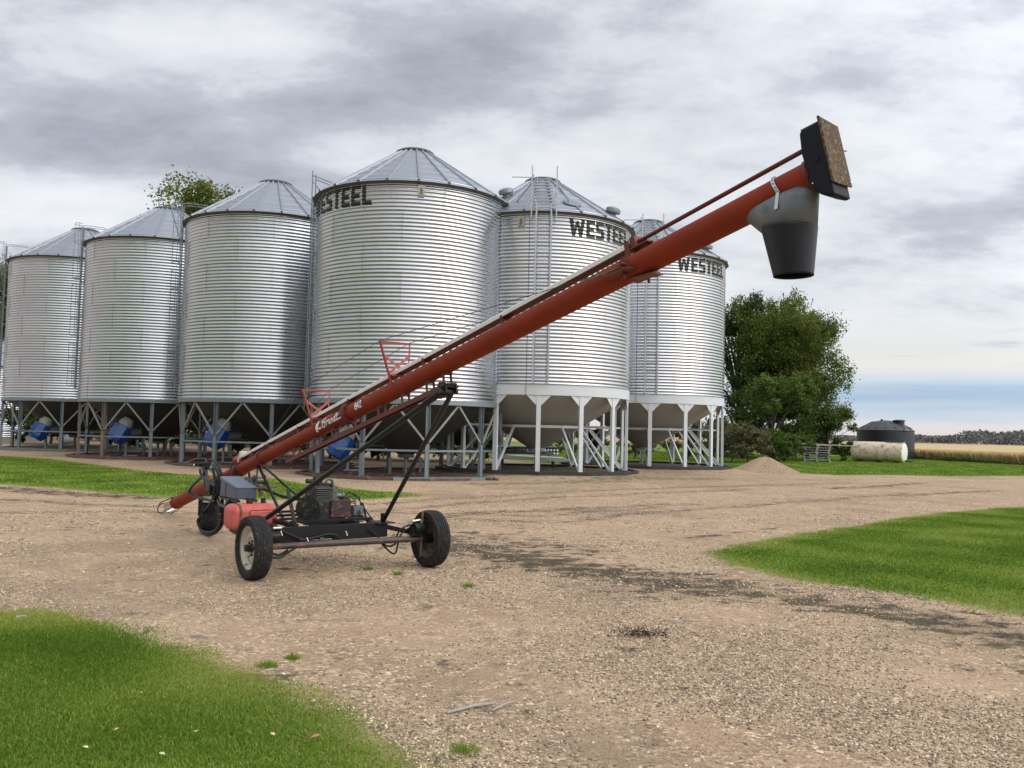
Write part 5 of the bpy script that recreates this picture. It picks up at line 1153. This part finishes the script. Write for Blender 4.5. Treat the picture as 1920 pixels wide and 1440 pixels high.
# distant wood on the horizon
N = 5200; azs = rng.uniform(-60, 62, N); rr = rng.uniform(620, 760, N)
aa = np.radians(azs); hprof = 5.0+2.2*np.array([mnoise.noise(Vector((a_*26, 1.3, 0))) for a_ in aa])+2.6*np.array([mnoise.noise(Vector((a_*95, 4.3, 0))) for a_ in aa])
hprof = np.where((azs > 28.2) & (azs < 33), hprof+4.5, hprof); hprof = np.where(azs < 24, hprof*.72, hprof); hprof = np.clip(hprof, 2, 20)
cs = np.stack([rr*np.sin(aa), rr*np.cos(aa), np.zeros(N)], 1); k = 26
P = np.repeat(cs, k, 0)+np.stack([rng.normal(0, 3.0, N*k), rng.normal(0, 3, N*k), np.repeat(hprof, k)*rng.random(N*k)**.7], 1)
V, F_ = leaves(P, 1.9, 5)
o = fast('distant_wood', V, F_, leafmat('far_leaves', (.10, .115, .115), (.13, .145, .14), (.17, .17, .15), .1), np.repeat(rng.random(len(P)), 4)); tag(o, kind='stuff')  # distance haze mixed into the leaf colours

# added tree belt, out of view, gives the steel and tube dark reflections
N = 900; aa = np.radians(rng.uniform(98, 268, N)); rr = rng.uniform(38, 50, N); hp = 11+3.0*np.array([mnoise.noise(Vector((a_*7, 8.3, 0))) for a_ in aa])
cs = np.stack([rr*np.sin(aa), rr*np.cos(aa), 0*aa], 1); k = 60; P = np.repeat(cs, k, 0)+np.stack([rng.normal(0, 1.3, N*k), rng.normal(0, 1.3, N*k), np.repeat(hp, k)*rng.random(N*k)**.75], 1)
V, F_ = leaves(P, .85, 15); o = fast('added_tree_belt', V, F_, LEAFD, np.repeat(rng.random(len(P)), 4)); tag(o, kind='stuff')

# wheat field
fe = np.array([(22, 150), (28, 104), (31.5, 84), (34.3, 71.5), (36.8, 60.5), (41, 51), (60, 36), (95, 22)], float)
def field():
    V = []; cols = 60; 
    seg = np.linspace(0, len(fe)-1, 140); ex_ = np.interp(seg, np.arange(len(fe)), fe[:, 0]); ey_ = np.interp(seg, np.arange(len(fe)), fe[:, 1])
    outd = np.array([.75, .66]); dist = np.concatenate([[0, .05, .3, .8], np.geomspace(1.6, 1500, 50)])
    H_ = .64; n = len(seg); rows = []
    for j, d in enumerate(dist):
        z = np.where(j == 0, -.02, H_+.05*np.sin(ex_*3+d*2)*(d < 60)); rows.append(np.stack([ex_+outd[0]*d, ey_+outd[1]*d, z+0*ex_], 1))
    V = np.concatenate(rows); i = (np.arange(len(dist)-1)[:, None]*n+np.arange(n-1)[None, :]).ravel(); F_ = np.stack([i, i+1, i+n+1, i+n], 1)
    wm = mat('wheat_canopy', (.47, .345, .165), .9, 0, .30, 2.2, dirt=(.34, .25, .11), dscale=.5, dthr=(.45, .65), bump=1.0, bscale=9)
    o = fast('wheat_field', V, F_, wm, flat=False); tag(o, kind='stuff')
    # stalks along the near edge
    N = 42000; t_ = rng.random(N)*(len(fe)-1); bx = np.interp(t_, np.arange(len(fe)), fe[:, 0]); by = np.interp(t_, np.arange(len(fe)), fe[:, 1]); dd = rng.random(N)**2*9-.25
    bx = bx+outd[0]*dd; by = by+outd[1]*dd; h = .60+.20*rng.random(N); lean = rng.normal(0, .12, (N, 2)); w_ = .035
    a = rng.random(N)*np.pi; wx, wy = np.cos(a)*w_, np.sin(a)*w_
    V = np.stack([np.stack([bx-wx*.3, by-wy*.3, 0*bx], 1), np.stack([bx+wx*.3, by+wy*.3, 0*bx], 1), np.stack([bx+wx+lean[:, 0], by+wy+lean[:, 1], h], 1), np.stack([bx-wx+lean[:, 0], by-wy+lean[:, 1], h+.05], 1)], 1).reshape(-1, 3)
    o = fast('wheat_stalks', V, np.arange(4*N).reshape(-1, 4), WHEAT, np.repeat(rng.random(N), 4)); tag(o, kind='stuff')
    # green weeds at the foot of the crop
    N = 30000; t_ = rng.random(N)*(len(fe)-1); bx = np.interp(t_, np.arange(len(fe)), fe[:, 0])-rng.random(N)*.7; by = np.interp(t_, np.arange(len(fe)), fe[:, 1])-rng.random(N)*.6
    P = np.stack([bx, by, rng.random(N)*.22*(.4+np.sin(bx*1.3)**2)], 1); V, F_ = leaves(P, .16, 8); o = fast('field_edge_weeds', V, F_, LEAFG, np.repeat(rng.random(N), 4)); tag(o, kind='stuff')
field()

# grass blades
def blades(P, h0, h1, wd, seed, name, m=GRASSB):
    r = np.random.default_rng(seed); N = len(P); eh = np.clip(.45+grassd(P[:, :2])*.9, .4, 1); h = (h0+(h1-h0)*r.random(N))*eh; a = r.random(N)*2*np.pi; wx, wy = np.cos(a)*wd*.5, np.sin(a)*wd*.5
    ln = r.normal(0, .45, (N, 2))*h[:, None]; b0 = P; mid = P+np.stack([ln[:, 0]*.35, ln[:, 1]*.35, h*.6], 1); tip = P+np.stack([ln[:, 0], ln[:, 1], h], 1); W_ = np.stack([wx, wy, 0*wx], 1)
    V = np.stack([b0-W_, b0+W_, mid+W_*.8, mid-W_*.8, tip], 1).reshape(-1, 3); i = np.arange(N)*5
    F_ = np.concatenate([np.stack([i, i+1, i+2], 1), np.stack([i, i+2, i+3], 1), np.stack([i+3, i+2, i+4], 1)])
    big = np.array([mnoise.noise(Vector((x*.9, y*.9, 0))) for x, y in P[:, :2]]) if N < 400000 else 0
    e = grassd(P[:, :2]); rn = np.clip(.42+.75*big+.30*r.normal(size=N)+np.clip((.6-e)*.7, 0, .45), 0, 1)
    o = fast(name, V, F_, m, np.repeat(rn, 5)); tag(o, kind='stuff'); return o
def scatter(n, rmin, rmax, a0, a1, keep, seed):
    r = np.random.default_rng(seed); rr = np.sqrt(r.random(n)*(rmax**2-rmin**2)+rmin**2); a = np.radians(a0+(a1-a0)*r.random(n)); P = np.stack([rr*np.sin(a), rr*np.cos(a)], 1); e = grassd(P)
    nz_ = np.array([mnoise.noise(Vector((x*2.6, y*2.6, 7))) for x, y in P]); P = P[keep(e+nz_*.22, r.random(n))]; return np.column_stack([P, hgt(P[:, 0], P[:, 1])])
kp = lambda e, u: (e > 0)
blades(scatter(400000, 2.6, 8.4, -44, -2, lambda e, u: u < np.clip((e+.16)/.30, .0, 1)**1.2+.02*(e > -.35), 1), .010, .030, .006, 1, 'lawn_blades')
blades(scatter(330000, 7.2, 24, 11, 42, lambda e, u: u < np.clip((e+.08)/.22, .0, 1)+.015*(e > -.3), 2), .012, .034, .012, 2, 'lawn_blades')
blades(scatter(150000, 17, 42, -38, 0, lambda e, u: (e > 0), 3), .02, .05, .026, 3, 'lawn_blades')
blades(scatter(170000, 34, 80, 2, 40, lambda e, u: (e > 0), 4), .03, .06, .05, 4, 'lawn_blades')

# loose stones on the yard
def yard_stones(n, rmin, rmax, s0, s1, seed, a0=-40, a1=40):
    r = np.random.default_rng(seed); rr = rmin*(rmax/rmin)**r.random(n); a = np.radians(a0+(a1-a0)*r.random(n)); P = np.stack([rr*np.sin(a), rr*np.cos(a)], 1); e = grassd(P)
    dkk = np.zeros(n)
    for L_, wd, am in DARKL: dkk = np.maximum(dkk, am*polyd(P, L_, wd))
    nz_ = np.array([mnoise.noise(Vector((x*.8, y*.8, 2))) for x, y in P]); nw_ = np.array([mnoise.noise(Vector((x*.33, y*.5, 9))) for x, y in P]); P = P[(e < .02) & (r.random(n) > dkk*.8) & (r.random(n) < np.clip(.42+1.1*nz_+1.5*nw_, .04, 1))]
    V, F_, rn = stones(np.column_stack([P, hgt(P[:, 0], P[:, 1])+.001]), s0, s1); return V, F_, rn
V, F_, rn = yard_stones(260000, 2.8, 13, .008, .030, 5); o = fast('loose_gravel', V, F_, STONE, rn); tag(o, kind='stuff')
V, F_, rn = yard_stones(60000, 9, 36, .016, .05, 6); o = fast('loose_gravel', V, F_, STONE, rn); tag(o, kind='stuff')

# tufts, leaves, sticks
TUFT = [(550, 1238, .045, 'round green grass tuft on the gravel, right of the curved lawn edge'), (500, 1252, .04, 'flat grass tuft on the gravel beside the curved lawn edge'), (878, 1102, .05, 'small grass tuft on the gravel in front of the auger wheels'), (690, 1068, .04, 'tiny green tuft between the two auger wheels'), (746, 1078, .04, 'tiny green tuft just before the right auger wheel'), (868, 1408, .05, 'dry pale tuft at the bottom edge of the gravel')]
for i, (px, py, rad, lb) in enumerate(TUFT):
    c = gnd(px, py); n = 150; r = np.random.default_rng(50+i); q = r.normal(0, rad*.5, (n, 2)); q += r.normal(0, rad*.3, (6, 2))[r.integers(0, 6, n)]; P = np.column_stack([q[:, 0], q[:, 1], 0*q[:, 0]]); h = (.012+.035*r.random(n)); d_ = q/rad
    V = np.stack([P-[.003, 0, 0], P+[.003, 0, 0], P+np.column_stack([d_*.02, h])], 1).reshape(-1, 3)
    o = fast('grass_tuft', V, np.arange(3*n).reshape(-1, 3), GRASSB, np.repeat(.25+r.random(n)*.7, 3), loc=(c.x, c.y, float(hgt(c.x, c.y)))); tag(o, lb, 'grass tuft')
def flatleaf(px, py, L, col, label, seed, nm='fallen_leaf', cat='leaf'):
    c = gnd(px, py); r = random.Random(seed); vs = []; m = mat(nm+'_'+str(seed), col, .7, 0, .2, 30)
    pts = [(0, -.5), (.22, -.25), (.36, -.02), (.2, .05), (.28, .30), (.08, .24), (0, .5), (-.08, .24), (-.28, .3), (-.2, .05), (-.36, -.02), (-.22, -.25)]
    a = r.random()*6; vs = [(L*(x*math.cos(a)-y*math.sin(a)), L*(x*math.sin(a)+y*math.cos(a)), .035+L*.25*abs(x)+L*.2*y) for x, y in pts]+[(0, 0, .035)]
    me = bpy.data.meshes.new(nm); me.from_pydata(vs, [], [(i, (i+1) % 12, 12) for i in range(12)]); me.materials.append(m); o = link(nm, me, None, (c.x, c.y, float(hgt(c.x, c.y)))); md = o.modifiers.new('t', 'SOLIDIFY'); md.thickness = .001; tag(o, label, cat)
for i, (px, py, L, col, lb) in enumerate([(592, 1393, .058, (.42, .17, .10), 'largest fallen leaf, reddish brown, on the lawn at the bottom'), (511, 1389, .034, (.62, .42, .25), 'tan fallen leaf just left of the reddish brown one'), (218, 1379, .026, (.60, .38, .20), 'small orange-tan leaf on the dark lawn at lower left'), (160, 1414, .03, (.60, .62, .45), 'pale leaf sliver nearest the lower left corner'),
                                         (303, 1427, .034, (.50, .55, .25), 'yellow-green leaf at the bottom edge of the lawn'), (366, 1384, .038, (.55, .55, .22), 'slim yellow leaf in the middle of the lower lawn'), (264, 1308, .018, (.7, .7, .62), 'tiny white petal on the lawn near the curved edge'), (1455, 1024, .05, (.8, .78, .6), 'pale scrap lying on the lawn at the right'), (531, 1276, .03, (.75, .72, .64), 'white scrap at the edge between lawn and gravel')]):
    flatleaf(px, py, L, col, lb, i)
def stick(p, q, r_, label, m=WOODG, nm='stick'):
    a, b_ = gnd(*p), gnd(*q); mid = (a+b_)/2+Vector((.01, .015, .004)); c = a.copy()
    o = link(nm, MB().tube([Vector((0, 0, .012)), mid-c+Vector((0, 0, .014)), b_-c+Vector((0, 0, .012))], [r_, r_*.9, r_*.5], 7).mesh(nm, m), None, c); tag(o, label, 'stick')
stick((838, 1340), (930, 1322), .009, 'longest dry stick on the gravel in the foreground'); stick((922, 1336), (968, 1318), .006, 'short forked twig touching the right end of the longest stick'); stick((358, 1195), (390, 1198), .008, 'thin dark twig on the gravel near the curved lawn edge'); stick((30, 1161), (52, 1160), .014, 'short flat piece of wood at the corner of the left lawn')
# dark dried clump
c = gnd(1208, 1190); n = 260; r = np.random.default_rng(77); P = r.normal(0, 1, (n, 3))*[.10, .08, .018]; P[:, 2] = np.abs(P[:, 2]); V, F_ = leaves(P, .024, 4)
o = fast('dried_weed_clump', V, F_, leafmat('dead_weed', (.035, .026, .018), (.075, .055, .038), (.14, .10, .07), .1), np.repeat(r.random(n), 4), loc=(c.x, c.y, 0)); tag(o, 'dark dried weed clump lying on the gravel right of the picture centre', 'weed', kind='stuff')
# sparse weeds on the dark strip
Pn = []
for L_, wd, am in DARKL[:4]:
    r = np.random.default_rng(int(wd*100)); t_ = r.random(1500)*(len(L_)-1); x = np.interp(t_, np.arange(len(L_)), L_[:, 0])+r.normal(0, wd*.8, 1500); y = np.interp(t_, np.arange(len(L_)), L_[:, 1])+r.normal(0, wd*.8, 1500); Pn.append(np.stack([x, y, hgt(x, y)], 1))
Pn = np.concatenate(Pn); Pn = Pn[grassd(Pn[:, :2]) < 0][::6]
blades(Pn, .02, .07, .007, 9, 'sparse_weeds', WEED)
print('objects', len(bpy.data.objects), 'tris approx', sum(len(o.data.polygons) for o in bpy.data.objects if o.type == 'MESH' and o.data.users == 1))
